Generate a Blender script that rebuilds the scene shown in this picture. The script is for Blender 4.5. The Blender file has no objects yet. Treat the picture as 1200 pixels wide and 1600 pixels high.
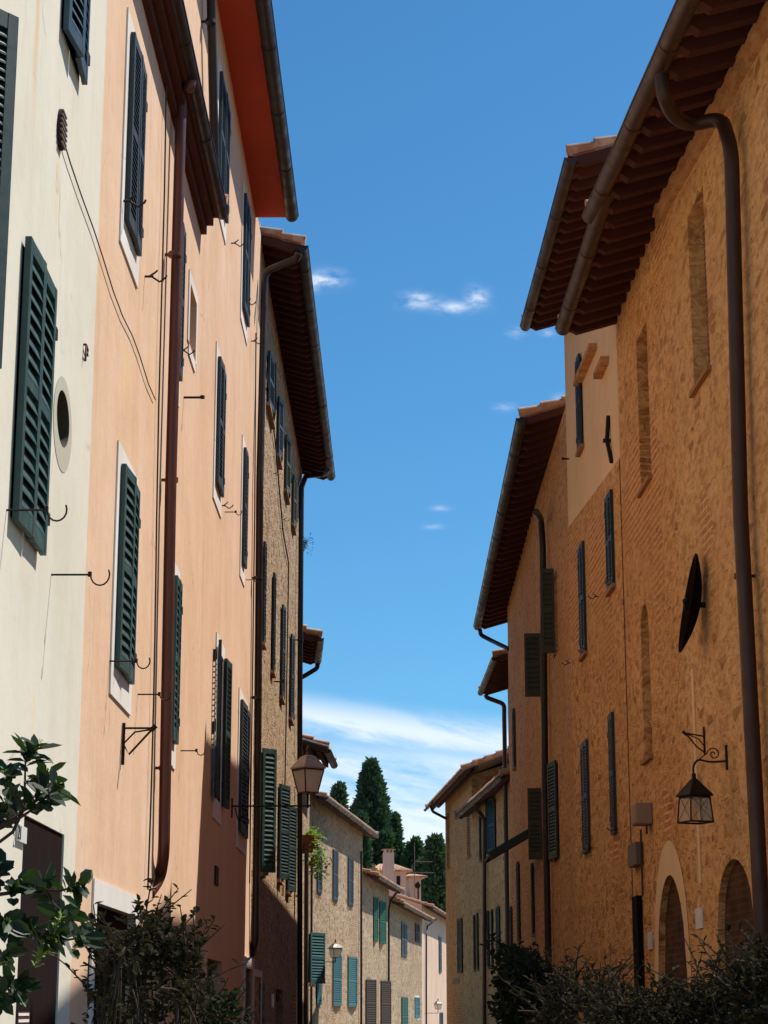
import bpy, math, random
from mathutils import Vector, Matrix, noise as mnoise
random.seed(7)
S = bpy.context.scene
COL = S.collection
PI = math.pi
# ------------------------------------------------------------------ camera model
F = 3100.0; HZ = 1576.0; CAMH = 1.6
TH = math.atan((HZ-800)/F); CT, ST = math.cos(TH), math.sin(TH)
def ray(px, py):
    u = (px-600)/F; v = (800-py)/F
    return Vector((u, CT-v*ST, ST+v*CT))
def at(px, py, Y):
    r = ray(px, py); t = Y/r.y
    return Vector((r.x*t, Y, CAMH+r.z*t))
def kvp(vp): return (vp-600)/F*CT
def planeY(X0, Y0, k, px, py=1576):
    """depth where the plan line X=X0+k(Y-Y0) is seen at pixel px"""
    r = ray(px, py); q = r.x/r.y
    return (X0-k*Y0)/(q-k)
cam_d = bpy.data.cameras.new('camera'); cam = bpy.data.objects.new('camera', cam_d); COL.objects.link(cam)
cam.location = (0, 0, CAMH); cam.rotation_euler = (PI/2+TH, 0, 0)
cam_d.sensor_fit = 'VERTICAL'; cam_d.sensor_height = 36; cam_d.lens = 36*F/1600
cam_d.clip_start = 0.1; cam_d.clip_end = 5000
S.camera = cam
S.view_settings.view_transform = 'Standard'; S.view_settings.look = 'None'
S.view_settings.exposure = 0.62; S.view_settings.gamma = 1.0
# ------------------------------------------------------------------ light
SUN = Vector((1.0, 0.50, 1.82)).normalized()
el = math.asin(SUN.z); az = math.atan2(SUN.x, SUN.y)
sd = bpy.data.lights.new('sun', 'SUN'); so = bpy.data.objects.new('sun', sd); COL.objects.link(so)
sd.energy = 4.35; sd.angle = math.radians(0.5); sd.color = (1.0, 0.94, 0.84)
so.rotation_euler = (-SUN).to_track_quat('-Z', 'Y').to_euler(); so.location = (30, 20, 60)

def N(nt, t, **kw):
    n = nt.nodes.new(t)
    for k, v in kw.items():
        if k == 'inp':
            for kk, vv in v.items(): n.inputs[kk].default_value = vv
        else: setattr(n, k, v)
    return n
def lk(nt, a, b): nt.links.new(a, b)
def mth(nt, op, a, b=None, c=None, clamp=False):
    n = nt.nodes.new('ShaderNodeMath'); n.operation = op; n.use_clamp = clamp
    for i, v in enumerate((a, b, c)):
        if v is None: continue
        if isinstance(v, (int, float)): n.inputs[i].default_value = v
        else: nt.links.new(v, n.inputs[i])
    return n.outputs[0]
W = bpy.data.worlds.new('World'); S.world = W; W.use_nodes = True
nt = W.node_tree; nt.nodes.clear()
out = N(nt, 'ShaderNodeOutputWorld'); bg = N(nt, 'ShaderNodeBackground'); lk(nt, bg.outputs[0], out.inputs[0])
sky = N(nt, 'ShaderNodeTexSky', sky_type='NISHITA', sun_disc=False, sun_elevation=el, sun_rotation=az,
        altitude=300, air_density=1.0, dust_density=0.3, ozone_density=3.0)
tc = N(nt, 'ShaderNodeTexCoord'); sep = N(nt, 'ShaderNodeSeparateXYZ'); lk(nt, tc.outputs['Generated'], sep.inputs[0])
X, Y, Z = sep.outputs
ysafe = mth(nt, 'MAXIMUM', Y, 0.001)
A_ = mth(nt, 'DIVIDE', X, ysafe); E_ = mth(nt, 'DIVIDE', Z, ysafe)
def cnoise(sx, sy, scale, detail=6, seed=0., rough=.55, shear=0.0):
    cb = N(nt, 'ShaderNodeCombineXYZ')
    lk(nt, mth(nt, 'MULTIPLY', A_, sx), cb.inputs[0])
    lk(nt, mth(nt, 'MULTIPLY', mth(nt, 'MULTIPLY_ADD', A_, shear, E_), sy), cb.inputs[1]); cb.inputs[2].default_value = seed
    n = N(nt, 'ShaderNodeTexNoise', inp={'Scale': scale, 'Detail': detail, 'Roughness': rough, 'Distortion': .3}); lk(nt, cb.outputs[0], n.inputs['Vector'])
    return n.outputs['Fac']
def spot(px, py, sx, sy):
    r = ray(px, py); a0 = r.x/r.y; e0 = r.z/r.y
    da = mth(nt, 'POWER', mth(nt, 'ABSOLUTE', mth(nt, 'DIVIDE', mth(nt, 'SUBTRACT', A_, a0), sx/F)), 2.0)
    de = mth(nt, 'POWER', mth(nt, 'ABSOLUTE', mth(nt, 'DIVIDE', mth(nt, 'SUBTRACT', E_, e0), sy/F)), 2.0)
    return mth(nt, 'POWER', 2.718, mth(nt, 'MULTIPLY', mth(nt, 'ADD', da, de), -1.0))
n1 = cnoise(60, 130, 1.0, 7, 3.1, .62)
tot = None
for (px, py, sx, sy, g) in [(510, 436, 26, 13, 1.25), (488, 441, 20, 14, 1.0), (655, 470, 28, 13, .95), (708, 480, 36, 10, .8), (745, 466, 16, 15, 1.2),
                            (808, 520, 14, 8, .6), (853, 520, 10, 6, .55), (790, 637, 16, 6, .5), (690, 794, 14, 4, .45), (676, 823, 14, 4, .42), (878, 622, 12, 8, .45)]:
    m = mth(nt, 'MULTIPLY', spot(px, py, sx, sy), g)
    tot = m if tot is None else mth(nt, 'MAXIMUM', tot, m)
small = mth(nt, 'MULTIPLY', tot, mth(nt, 'MULTIPLY_ADD', n1, 3.4, -1.25, clamp=True))
# low band of cloud over the far roofs
rt = ray(600, 1105); rb = ray(600, 1190)
e1 = rt.z/rt.y; e2 = rb.z/rb.y
# the upper edge of the bank sinks towards the right
Es = mth(nt, 'MULTIPLY_ADD', A_, 0.13, E_)
band = N(nt, 'ShaderNodeMapRange', interpolation_type='SMOOTHSTEP', inp={1: e1+.006, 2: e1-.012, 3: 0.0, 4: 1.0}); lk(nt, Es, band.inputs[0])
n2 = cnoise(7, 42, 1.0, 7, 8.3, .55, .26)
n3 = cnoise(34, 150, 1.0, 8, 1.3, .65, .2)
nn = mth(nt, 'MULTIPLY_ADD', n3, .38, mth(nt, 'MULTIPLY', n2, .80))
gp = ray(640, 1172); ge = gp.z/gp.y; Eg = mth(nt, 'MULTIPLY_ADD', A_, 0.12, E_)
gd = mth(nt, 'DIVIDE', mth(nt, 'SUBTRACT', mth(nt, 'MULTIPLY_ADD', n3, .012, Eg), ge+.006+.0026), .0045)
gap = mth(nt, 'SUBTRACT', 1.0, mth(nt, 'MULTIPLY', mth(nt, 'POWER', 2.718, mth(nt, 'MULTIPLY', mth(nt, 'MULTIPLY', gd, gd), -1.0)), .6))
bandc = mth(nt, 'MULTIPLY', mth(nt, 'MULTIPLY', band.outputs[0], gap), mth(nt, 'MULTIPLY_ADD', nn, 4.2, -1.72, clamp=True))
cl = mth(nt, 'MAXIMUM', small, bandc)
cl = mth(nt, 'MULTIPLY', cl, .88, clamp=True)
mxc = N(nt, 'ShaderNodeMix', data_type='RGBA')
hs = N(nt, 'ShaderNodeHueSaturation', inp={'Hue': .492, 'Saturation': 1.12, 'Value': 1.0}); lk(nt, sky.outputs[0], hs.inputs['Color'])
tint = N(nt, 'ShaderNodeMix', data_type='RGBA', blend_type='MULTIPLY'); tint.inputs[0].default_value = 1.0; lk(nt, hs.outputs[0], tint.inputs[6]); tint.inputs[7].default_value = (.46, .765, .915, 1)
lk(nt, cl, mxc.inputs[0]); lk(nt, tint.outputs[2], mxc.inputs[6]); mxc.inputs[7].default_value = (6.3, 6.9, 8.0, 1)
lk(nt, mxc.outputs[2], bg.inputs[0]); bg.inputs[1].default_value = 0.096

# ------------------------------------------------------------------ materials
def hexc(c): return tuple(c)+(1.0,)
def newmat(name, rough=.85, spec=.3, metal=0.0):
    m = bpy.data.materials.new(name); m.use_nodes = True; t = m.node_tree
    b = t.nodes['Principled BSDF']; b.inputs['Roughness'].default_value = rough; b.inputs['Metallic'].default_value = metal
    b.inputs['Specular IOR Level'].default_value = spec
    return m, t, b
def coords(t, sc=(1, 1, 1), dist=0.0, dscale=3.0):
    tcn = N(t, 'ShaderNodeTexCoord'); mp = N(t, 'ShaderNodeMapping'); mp.inputs['Scale'].default_value = sc
    lk(t, tcn.outputs['Object'], mp.inputs[0])
    if dist:
        nz = N(t, 'ShaderNodeTexNoise', inp={'Scale': dscale, 'Detail': 3.0}); lk(t, mp.outputs[0], nz.inputs['Vector'])
        vm = N(t, 'ShaderNodeVectorMath', operation='MULTIPLY_ADD'); lk(t, nz.outputs['Color'], vm.inputs[0])
        vm.inputs[1].default_value = (dist,)*3; lk(t, mp.outputs[0], vm.inputs[2]); return vm.outputs[0]
    return mp.outputs[0]
def noi(t, vec, scale, detail=5, rough=.6):
    n = N(t, 'ShaderNodeTexNoise', inp={'Scale': scale, 'Detail': detail, 'Roughness': rough}); lk(t, vec, n.inputs['Vector']); return n.outputs['Fac']
def mr(t, v, a, b, c=0.0, d=1.0):
    n = N(t, 'ShaderNodeMapRange', inp={1: a, 2: b, 3: c, 4: d}); lk(t, v, n.inputs[0]); return n.outputs[0]
def mix(t, f, a, b, mode='MIX'):
    n = N(t, 'ShaderNodeMix', data_type='RGBA', blend_type=mode)
    if isinstance(f, (int, float)): n.inputs[0].default_value = f
    else: lk(t, f, n.inputs[0])
    for i, v in ((6, a), (7, b)):
        if isinstance(v, tuple): n.inputs[i].default_value = hexc(v[:3])
        else: lk(t, v, n.inputs[i])
    return n.outputs[2]
def bump(t, b, h, strength, dist=.02, prev=None):
    n = N(t, 'ShaderNodeBump', inp={'Strength': strength, 'Distance': dist}); lk(t, h, n.inputs['Height'])
    if prev is not None: lk(t, prev, n.inputs['Normal'])
    lk(t, n.outputs[0], b.inputs['Normal']); return n.outputs[0]
def plaster(name, c1, c2, c3=None, stain=.35, streak=.5, bmp=.25):
    m, t, b = newmat(name, .92, .15)
    v = coords(t); vs = coords(t, (1.0, 1.0, .12), .3, 1.5)
    col = mix(t, mr(t, noi(t, v, .55, 5), .35, .68), c1, c2)
    if c3: col = mix(t, mth(t, 'MULTIPLY', mr(t, noi(t, vs, 2.2, 6), .48, .75), streak), col, c3)
    blot = mr(t, noi(t, coords(t, (1, 1, .6), .5, .8), .9, 7, .68), .47, .66); col = mix(t, mth(t, 'MULTIPLY', blot, .5), col, (c2[0]*.90, c2[1]*.86, c2[2]*.80))
    crk = N(t, 'ShaderNodeTexVoronoi', feature='DISTANCE_TO_EDGE', inp={'Scale': .55}); lk(t, coords(t, (1, 1, .55), .9, 1.4), crk.inputs['Vector'])
    col = mix(t, mth(t, 'MULTIPLY', mr(t, crk.outputs['Distance'], .006, .0), mr(t, noi(t, v, .9, 3), .50, .60, 0, .55)), col, (c1[0]*.45, c1[1]*.4, c1[2]*.35))
    vs2 = coords(t, (9.0, 9.0, .7), .4, .6)
    col = mix(t, mth(t, 'MULTIPLY', mr(t, noi(t, vs2, 1.0, 5), .52, .8), streak*.6), col, (c2[0]*.72, c2[1]*.66, c2[2]*.6))
    f = noi(t, v, 7.0, 8, .7)
    col = mix(t, mth(t, 'MULTIPLY', mr(t, f, .5, .85), stain), col, (c1[0]*.55, c1[1]*.5, c1[2]*.45))
    lk(t, col, b.inputs['Base Color'])
    p = bump(t, b, noi(t, v, 14, 8, .65), bmp, .01)
    bump(t, b, noi(t, v, 1.3, 4, .5), bmp*1.2, .06, p)
    return m
def stone(name, mort, cols, sx=3.2, sz=6.0, cover=.5, bmp=.8, brick=.25, dark=.6, joint=.05, grit=.35, soft=.12, blend=.0, pits=.7, speck=9.0):
    """rubble masonry: separate stones of their own colour, flush sandy pointing, patches relaid in brick"""
    m, t, b = newmat(name, .93, .12)
    v0 = coords(t); fine = noi(t, v0, 9, 8, .7); med = noi(t, v0, .8, 4)
    def layer(ax, az, dist, seed):
        tcn = N(t, 'ShaderNodeTexCoord'); mp = N(t, 'ShaderNodeMapping'); mp.inputs['Scale'].default_value = (ax, ax, az); mp.inputs['Location'].default_value = (seed, seed*1.7, seed*.6)
        lk(t, tcn.outputs['Object'], mp.inputs[0])
        nz = N(t, 'ShaderNodeTexNoise', inp={'Scale': 1.1, 'Detail': 3.0}); lk(t, mp.outputs[0], nz.inputs['Vector'])
        vm = N(t, 'ShaderNodeVectorMath', operation='MULTIPLY_ADD'); lk(t, nz.outputs['Color'], vm.inputs[0]); vm.inputs[1].default_value = (dist,)*3; lk(t, mp.outputs[0], vm.inputs[2])
        ed = N(t, 'ShaderNodeTexVoronoi', feature='DISTANCE_TO_EDGE', inp={'Scale': 1.0, 'Randomness': .85}); lk(t, vm.outputs[0], ed.inputs['Vector'])
        ce = N(t, 'ShaderNodeTexVoronoi', feature='F1', inp={'Scale': 1.0, 'Randomness': .85}); lk(t, vm.outputs[0], ce.inputs['Vector'])
        sp = N(t, 'ShaderNodeSeparateColor'); lk(t, ce.outputs['Color'], sp.inputs[0])
        e = mth(t, 'ADD', ed.outputs['Distance'], mth(t, 'MULTIPLY_ADD', fine, .18, -.09))
        return mr(t, e, joint, joint+soft), sp, ed.outputs['Distance']
    def ramp_of(fac):
        ramp = N(t, 'ShaderNodeValToRGB'); cr = ramp.color_ramp; cr.interpolation = 'CONSTANT'
        while len(cr.elements) < len(cols): cr.elements.new(.5)
        for i, c in enumerate(cols): cr.elements[i].position = i/len(cols); cr.elements[i].color = hexc(c)
        lk(t, fac, ramp.inputs[0]); return ramp.outputs[0]
    m1, s1, d1 = layer(sx, sz, .30, 0.0); m2, s2, d2 = layer(sx*1.9, sz*1.7, .30, 5.3)
    # large stones where this is high, smaller packing stones between
    sh1 = mr(t, mth(t, 'ADD', s1.outputs[1], mth(t, 'MULTIPLY_ADD', med, .8, -.4)), 1-cover-.04, 1-cover+.04)
    sh2 = mr(t, mth(t, 'ADD', s2.outputs[1], mth(t, 'MULTIPLY_ADD', med, -.5, .25)), 1-cover*.8-.04, 1-cover*.8+.04)
    k1 = mth(t, 'MULTIPLY', m1, sh1); k2 = mth(t, 'MULTIPLY', mth(t, 'MULTIPLY', m2, sh2), mth(t, 'SUBTRACT', 1.0, sh1))
    mc = mix(t, mr(t, noi(t, v0, .6, 5), .35, .7), mort, (mort[0]*.84, mort[1]*.78, mort[2]*.70))
    mc = mix(t, mth(t, 'MULTIPLY', mr(t, noi(t, coords(t, (4, 4, 7)), 2.2, 7, .72), .48, .70), grit), mc, (mort[0]*.52, mort[1]*.44, mort[2]*.38))
    grain = mr(t, noi(t, coords(t, (3, 3, 6)), 3.0, 6, .7), .3, .75)
    c1 = mix(t, grain, ramp_of(s1.outputs[0]), (cols[0][0]*dark, cols[0][1]*dark, cols[0][2]*dark)); c1 = mix(t, .5, ramp_of(s1.outputs[0]), c1)
    c2 = mix(t, .35, ramp_of(s2.outputs[0]), mort)
    if blend: c1 = mix(t, blend, c1, mort)
    col = mix(t, k2, mc, c2); col = mix(t, k1, col, c1)
    # fine rough grit and small deep holes
    gr = noi(t, coords(t, (speck*.5, speck*.5, speck)), 1.6, 6, .75)
    col = mix(t, mth(t, 'MULTIPLY', mr(t, gr, .40, .62), .42), (0, 0, 0), col) if False else mix(t, mth(t, 'MULTIPLY', mr(t, gr, .47, .60), grit), col, (mort[0]*.46, mort[1]*.37, mort[2]*.30))
    pt = noi(t, coords(t, (3.0, 3.0, 5.5), .2, 3), 1.5, 4, .55); pm = mr(t, pt, .66, .70)
    col = mix(t, mth(t, 'MULTIPLY', pm, pits), col, (mort[0]*.20, mort[1]*.13, mort[2]*.10))
    # open joints: thin dark lines under some of the stones
    jl = mth(t, 'MULTIPLY', mr(t, d1, .035, .0), mr(t, noi(t, v0, 1.7, 4), .52, .64)); col = mix(t, mth(t, 'MULTIPLY', jl, .5), col, (mort[0]*.35, mort[1]*.28, mort[2]*.22))
    bv = N(t, 'ShaderNodeTexCoord'); bm = N(t, 'ShaderNodeMapping'); bm.inputs['Rotation'].default_value = (PI/2, 0, 0); lk(t, bv.outputs['Object'], bm.inputs[0])
    nz = N(t, 'ShaderNodeTexNoise', inp={'Scale': 3.0}); lk(t, bm.outputs[0], nz.inputs['Vector'])
    vm = N(t, 'ShaderNodeVectorMath', operation='MULTIPLY_ADD'); lk(t, nz.outputs['Color'], vm.inputs[0]); vm.inputs[1].default_value = (.05,)*3; lk(t, bm.outputs[0], vm.inputs[2])
    bt = N(t, 'ShaderNodeTexBrick', inp={'Scale': 1.0, 'Brick Width': .30, 'Row Height': .085, 'Mortar Size': .014, 'Color1': hexc((mort[0]*.52, mort[1]*.38, mort[2]*.34)), 'Color2': hexc((mort[0]*.78, mort[1]*.62, mort[2]*.55)), 'Mortar': hexc(mort)})
    lk(t, vm.outputs[0], bt.inputs['Vector'])
    bmask = mr(t, mth(t, 'ADD', noi(t, coords(t, (.45, .45, .34)), 1.0, 3, .45), mth(t, 'MULTIPLY_ADD', fine, .12, -.06)), 1-brick-.135, 1-brick-.10)
    bmask = mth(t, 'MULTIPLY', bmask, mr(t, noi(t, v0, 5, 4), .3, .5, .55, 1.0))
    col = mix(t, bmask, col, bt.outputs['Color'])
    # damp, dirt and bleached areas several metres across
    col = mix(t, mr(t, noi(t, coords(t, (.5, .5, .35), .4, 1), 1.0, 6, .6), .42, .75, 0, .45), col, (mort[0]*.62, mort[1]*.50, mort[2]*.42))
    lk(t, col, b.inputs['Base Color'])
    hgt = mth(t, 'MULTIPLY_ADD', k1, -.35, mth(t, 'MULTIPLY', fine, .35)); hgt = mth(t, 'MULTIPLY_ADD', k2, -.2, hgt)
    hgt = mth(t, 'MULTIPLY_ADD', mth(t, 'MULTIPLY', mr(t, d1, 0, .3), sh1), .5, hgt); hgt = mth(t, 'MULTIPLY_ADD', mth(t, 'MULTIPLY', bt.outputs['Fac'], bmask), -.25, hgt)
    p = bump(t, b, hgt, bmp, .05)
    bump(t, b, noi(t, v0, 26, 6, .7), .35, .012, p)
    return m
def painted(name, c, rough=.55, wear=.35, wearc=None, metal=0.0, spec=.4, sc=6):
    m, t, b = newmat(name, rough, spec, metal)
    v = coords(t); oi = N(t, 'ShaderNodeObjectInfo')
    wearc = wearc or (c[0]*1.8+.03, c[1]*1.8+.03, c[2]*1.8+.03)
    col = mix(t, mth(t, 'MULTIPLY', mr(t, noi(t, v, sc, 8, .7), .5, .8), wear), c, wearc)
    col = mix(t, mr(t, oi.outputs['Random'], 0, 1, 0, .5), col, (c[0]*.55, c[1]*.6, c[2]*.65))
    lk(t, col, b.inputs['Base Color'])
    lk(t, mr(t, noi(t, v, sc*2, 4), .3, .7, rough-.1, min(1, rough+.2)), b.inputs['Roughness'])
    bump(t, b, noi(t, v, sc*5, 5), .15, .004)
    return m
def brickmat(name, c1, c2, mo, rot=True, w=.28, h=.07):
    m, t, b = newmat(name, .92, .12)
    bv = N(t, 'ShaderNodeTexCoord'); bm = N(t, 'ShaderNodeMapping')
    if rot: bm.inputs['Rotation'].default_value = (PI/2, 0, 0)
    lk(t, bv.outputs['Object'], bm.inputs[0])
    nz = N(t, 'ShaderNodeTexNoise', inp={'Scale': 5.0}); lk(t, bm.outputs[0], nz.inputs['Vector'])
    vm = N(t, 'ShaderNodeVectorMath', operation='MULTIPLY_ADD'); lk(t, nz.outputs['Color'], vm.inputs[0]); vm.inputs[1].default_value = (.012,)*3; lk(t, bm.outputs[0], vm.inputs[2])
    bt = N(t, 'ShaderNodeTexBrick', inp={'Scale': 1.0, 'Brick Width': w, 'Row Height': h, 'Mortar Size': .011, 'Color1': hexc(c1), 'Color2': hexc(c2), 'Mortar': hexc(mo)})
    lk(t, vm.outputs[0], bt.inputs['Vector'])
    v = coords(t)
    col = mix(t, mr(t, noi(t, v, 3, 6), .4, .8), bt.outputs['Color'], (c1[0]*.5, c1[1]*.5, c1[2]*.5))
    lk(t, col, b.inputs['Base Color'])
    p = bump(t, b, mth(t, 'MULTIPLY', bt.outputs['Fac'], -1), .7, .012)
    bump(t, b, noi(t, v, 18, 6), .3, .01, p)
    return m
M = {}
M['white'] = plaster('cream_plaster', (.66, .61, .52), (.60, .56, .46), (.70, .66, .575), .12, .35, .18)
M['peach'] = plaster('peach_plaster', (.69, .475, .335), (.64, .42, .27), (.74, .55, .43), .22, .6, .3)
M['peach2'] = plaster('peach_plaster_far', (.68, .465, .325), (.63, .41, .26), (.73, .53, .40), .2, .6, .3)
M['plR'] = plaster('ochre_plaster', (.84, .60, .35), (.78, .54, .29), (.86, .63, .39), .15, .3, .2)
M['pink'] = plaster('pale_pink_plaster', (.62, .46, .36), (.54, .39, .30), None, .15, .3, .2)
M['trimw'] = plaster('white_lime_band', (.72, .69, .66), (.62, .58, .54), None, .15, .3, .12)
M['stoneR'] = stone('ochre_rubble', (.86, .50, .205), [(.66, .36, .13), (.50, .25, .09), (.78, .46, .19), (.42, .19, .065), (.72, .40, .15), (.58, .31, .11), (.64, .32, .12)], 3.0, 8.2, .66, 1.3, .31, .5, grit=.62, soft=.13, speck=7.0)
M['stoneR2'] = stone('ochre_rubble_near', (.86, .53, .235), [(.68, .40, .16), (.50, .26, .10), (.76, .47, .21), (.42, .21, .08), (.60, .33, .13)], 2.8, 7.0, .52, 1.3, .27, .5, grit=.58, soft=.14, speck=6.0)
M['stoneR3'] = stone('brown_rubble', (.76, .43, .195), [(.48, .25, .11), (.60, .34, .15), (.70, .40, .18), (.36, .17, .08)], 3.4, 9.0, .58, 1.1, .29, .5, grit=.62, soft=.14, speck=7.0)
M['stoneL'] = stone('tan_rubble', (.52, .39, .255), [(.22, .14, .085), (.42, .30, .19), (.56, .44, .31), (.30, .19, .12), (.50, .36, .23), (.16, .10, .07)], 3.0, 8.0, .70, 1.5, .26, .45, grit=.9, speck=6.0)
M['stoneF'] = stone('pale_rubble', (.50, .40, .285), [(.24, .17, .11), (.40, .30, .20), (.54, .44, .33), (.30, .21, .14), (.46, .35, .24)], 2.4, 5.2, .70, 1.5, .24, .5, grit=.85, speck=4.5)
M['stoneF2'] = stone('ochre_far_rubble', (.68, .42, .20), [(.38, .21, .095), (.52, .31, .14), (.62, .38, .18), (.32, .17, .08)], 3.0, 6.5, .6, 1.0, .26, .6, grit=.55, speck=6.0)
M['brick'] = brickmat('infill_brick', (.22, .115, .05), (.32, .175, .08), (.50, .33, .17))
M['brickd'] = brickmat('arch_shade_brick', (.075, .036, .020), (.11, .055, .03), (.12, .07, .04))  # infill brick darkened to stand for the shade of deep recesses
M['corn'] = brickmat('brick_band', (.55, .24, .09), (.66, .34, .14), (.60, .38, .18), True, .12, .06)
M['green'] = painted('green_shutter_paint', (.020, .062, .058), .5, .7, (.09, .15, .14))
M['green2'] = painted('dark_green_paint', (.012, .036, .034), .5, .45, (.06, .09, .09))
M['slate'] = painted('grey_green_paint', (.025, .036, .042), .5, .5, (.10, .12, .13))
M['olive'] = painted('olive_shutter_paint', (.055, .06, .025), .6, .4, (.12, .12, .06))
M['teal'] = painted('teal_shutter_paint', (.03, .12, .13), .55, .4, (.10, .22, .23))
M['greenF'] = painted('bright_green_paint', (.015, .10, .06), .55, .4, (.06, .18, .12))
M['brownsh'] = painted('brown_shutter_paint', (.05, .028, .018), .7, .4, (.08, .05, .03))
M['bluef'] = painted('dull_blue_paint', (.018, .035, .055), .6, .5, (.07, .10, .13))
M['blueg'] = painted('blue_grey_paint', (.02, .055, .08), .5, .4, (.10, .15, .17))
M['gut'] = painted('brown_copper', (.060, .030, .020), .42, .6, (.10, .055, .038), .35, .5, 2)
M['gutd'] = painted('dark_copper', (.030, .022, .020), .42, .5, (.06, .045, .04), .35, .5, 2)
M['pipeL'] = painted('red_brown_pipe', (.115, .035, .022), .38, .5, (.17, .06, .04), .2, .5, 2)
M['iron'] = painted('black_iron', (.018, .013, .011), .6, .5, (.06, .03, .02), .4)
M['wood'] = painted('old_rafter_wood', (.085, .028, .018), .8, .4, (.13, .05, .03), 0, .2, 3)
M['woodd'] = painted('dark_door_wood', (.011, .006, .005), .8, .4, (.02, .012, .010), 0, .08, 3)
M['orange'] = plaster('orange_soffit_paint', (.54, .095, .05), (.48, .08, .042), None, .1, .1, .08)
M['lightwood'] = painted('planed_soffit_board', (.42, .26, .16), .8, .4, (.48, .32, .2), 0, .2, 3)
M['dark'] = painted('painted_room_shade', (.012, .011, .010), .9, .2)  # near-black colour stands for the shade behind openings
M['ventd'] = painted('brown_vent_shade', (.075, .06, .035), .9, .2)  # dark brown colour stands for the shade inside the round opening
M['boxm'] = painted('beige_plastic', (.33, .21, .14), .5, .3, (.38, .26, .18))
M['boxg'] = painted('grey_plastic', (.16, .12, .10), .6, .3)
M['sill'] = plaster('stone_sill', (.38, .25, .15), (.30, .19, .11), None, .3, .4, .3)
M['sillb'] = plaster('brick_sill', (.42, .22, .10), (.34, .17, .08), None, .3, .4, .3)
M['cable'] = painted('cable_sheath', (.05, .035, .028), .6, .2)
M['white_pl'] = painted('white_enamel', (.78, .75, .72), .35, .15, (.6, .58, .55))
def glassmat():
    m, t, b = newmat('window_glass', .08, .5); b.inputs['Base Color'].default_value = (.02, .025, .03, 1); return m
M['glass'] = glassmat()
def lampglass():
    m, t, b = newmat('frosted_lamp_glass', .4, .4)
    v = coords(t); c = mix(t, mr(t, noi(t, v, 5, 5), .3, .75), (.95, .90, .80), (.85, .76, .64)); lk(t, c, b.inputs['Base Color'])
    tr = N(t, 'ShaderNodeBsdfTranslucent'); lk(t, c, tr.inputs[0]); ms = N(t, 'ShaderNodeMixShader'); ms.inputs[0].default_value = .6
    o = t.nodes['Material Output']; lk(t, b.outputs[0], ms.inputs[1]); lk(t, tr.outputs[0], ms.inputs[2]); lk(t, ms.outputs[0], o.inputs[0])
    return m
M['lampg'] = lampglass()
def clearglass():
    m, t, b = newmat('old_lantern_glass', .12, .5)
    b.inputs['Base Color'].default_value = (.8, .7, .55, 1); b.inputs['Transmission Weight'].default_value = .75; b.inputs['IOR'].default_value = 1.1
    return m
M['lampc'] = clearglass()
def tilemat():
    m, t, b = newmat('terracotta_tile', .9, .15)
    v = coords(t)
    ce = N(t, 'ShaderNodeTexVoronoi', feature='F1', inp={'Scale': 3.6}); lk(t, v, ce.inputs['Vector'])
    sp = N(t, 'ShaderNodeSeparateColor'); lk(t, ce.outputs['Color'], sp.inputs[0])
    col = mix(t, sp.outputs[0], (.36, .16, .09), (.55, .33, .21))
    col = mix(t, mr(t, noi(t, v, 4, 7, .7), .45, .7), col, (.50, .40, .30))
    col = mix(t, mr(t, noi(t, v, 9, 7, .7), .58, .8), col, (.14, .11, .08))
    lk(t, col, b.inputs['Base Color']); bump(t, b, noi(t, v, 20, 6), .4, .01); return m
M['tile'] = tilemat()
def leafmat(name, c1, c2, gloss=.4, trans=.25, sheen=.4, tcol=(.10, .30, .02)):
    m, t, b = newmat(name, gloss, sheen)
    v = coords(t); g = N(t, 'ShaderNodeNewGeometry')
    col = mix(t, g.outputs['Random Per Island'], c1, c2)
    lk(t, col, b.inputs['Base Color'])
    tr = N(t, 'ShaderNodeBsdfTranslucent'); lk(t, mix(t, .5, col, tcol), tr.inputs[0])
    ms = N(t, 'ShaderNodeMixShader'); ms.inputs[0].default_value = trans
    o = t.nodes['Material Output']; lk(t, b.outputs[0], ms.inputs[1]); lk(t, tr.outputs[0], ms.inputs[2]); lk(t, ms.outputs[0], o.inputs[0])
    return m
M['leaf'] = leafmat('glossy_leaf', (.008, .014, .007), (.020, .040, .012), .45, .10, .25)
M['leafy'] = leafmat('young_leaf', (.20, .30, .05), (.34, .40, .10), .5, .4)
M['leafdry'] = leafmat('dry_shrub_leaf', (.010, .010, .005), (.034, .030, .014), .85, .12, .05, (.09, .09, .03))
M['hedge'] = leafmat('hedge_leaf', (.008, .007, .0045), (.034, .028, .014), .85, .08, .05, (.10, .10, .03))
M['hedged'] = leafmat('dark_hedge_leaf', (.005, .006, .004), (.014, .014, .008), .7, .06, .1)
M['cyp'] = leafmat('cypress_leaf', (.034, .075, .048), (.095, .145, .075), .7, .12, .2)
M['cyp2'] = leafmat('tree_leaf', (.035, .075, .042), (.11, .15, .07), .7, .15, .2)
M['pot'] = leafmat('basket_leaf', (.16, .26, .03), (.30, .36, .06), .6, .4)
M['bark'] = painted('bark', (.05, .035, .025), .9, .5, (.11, .08, .06), 0, .1, 8)
M['terra'] = painted('terracotta_pot', (.30, .09, .05), .8, .3)

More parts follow.
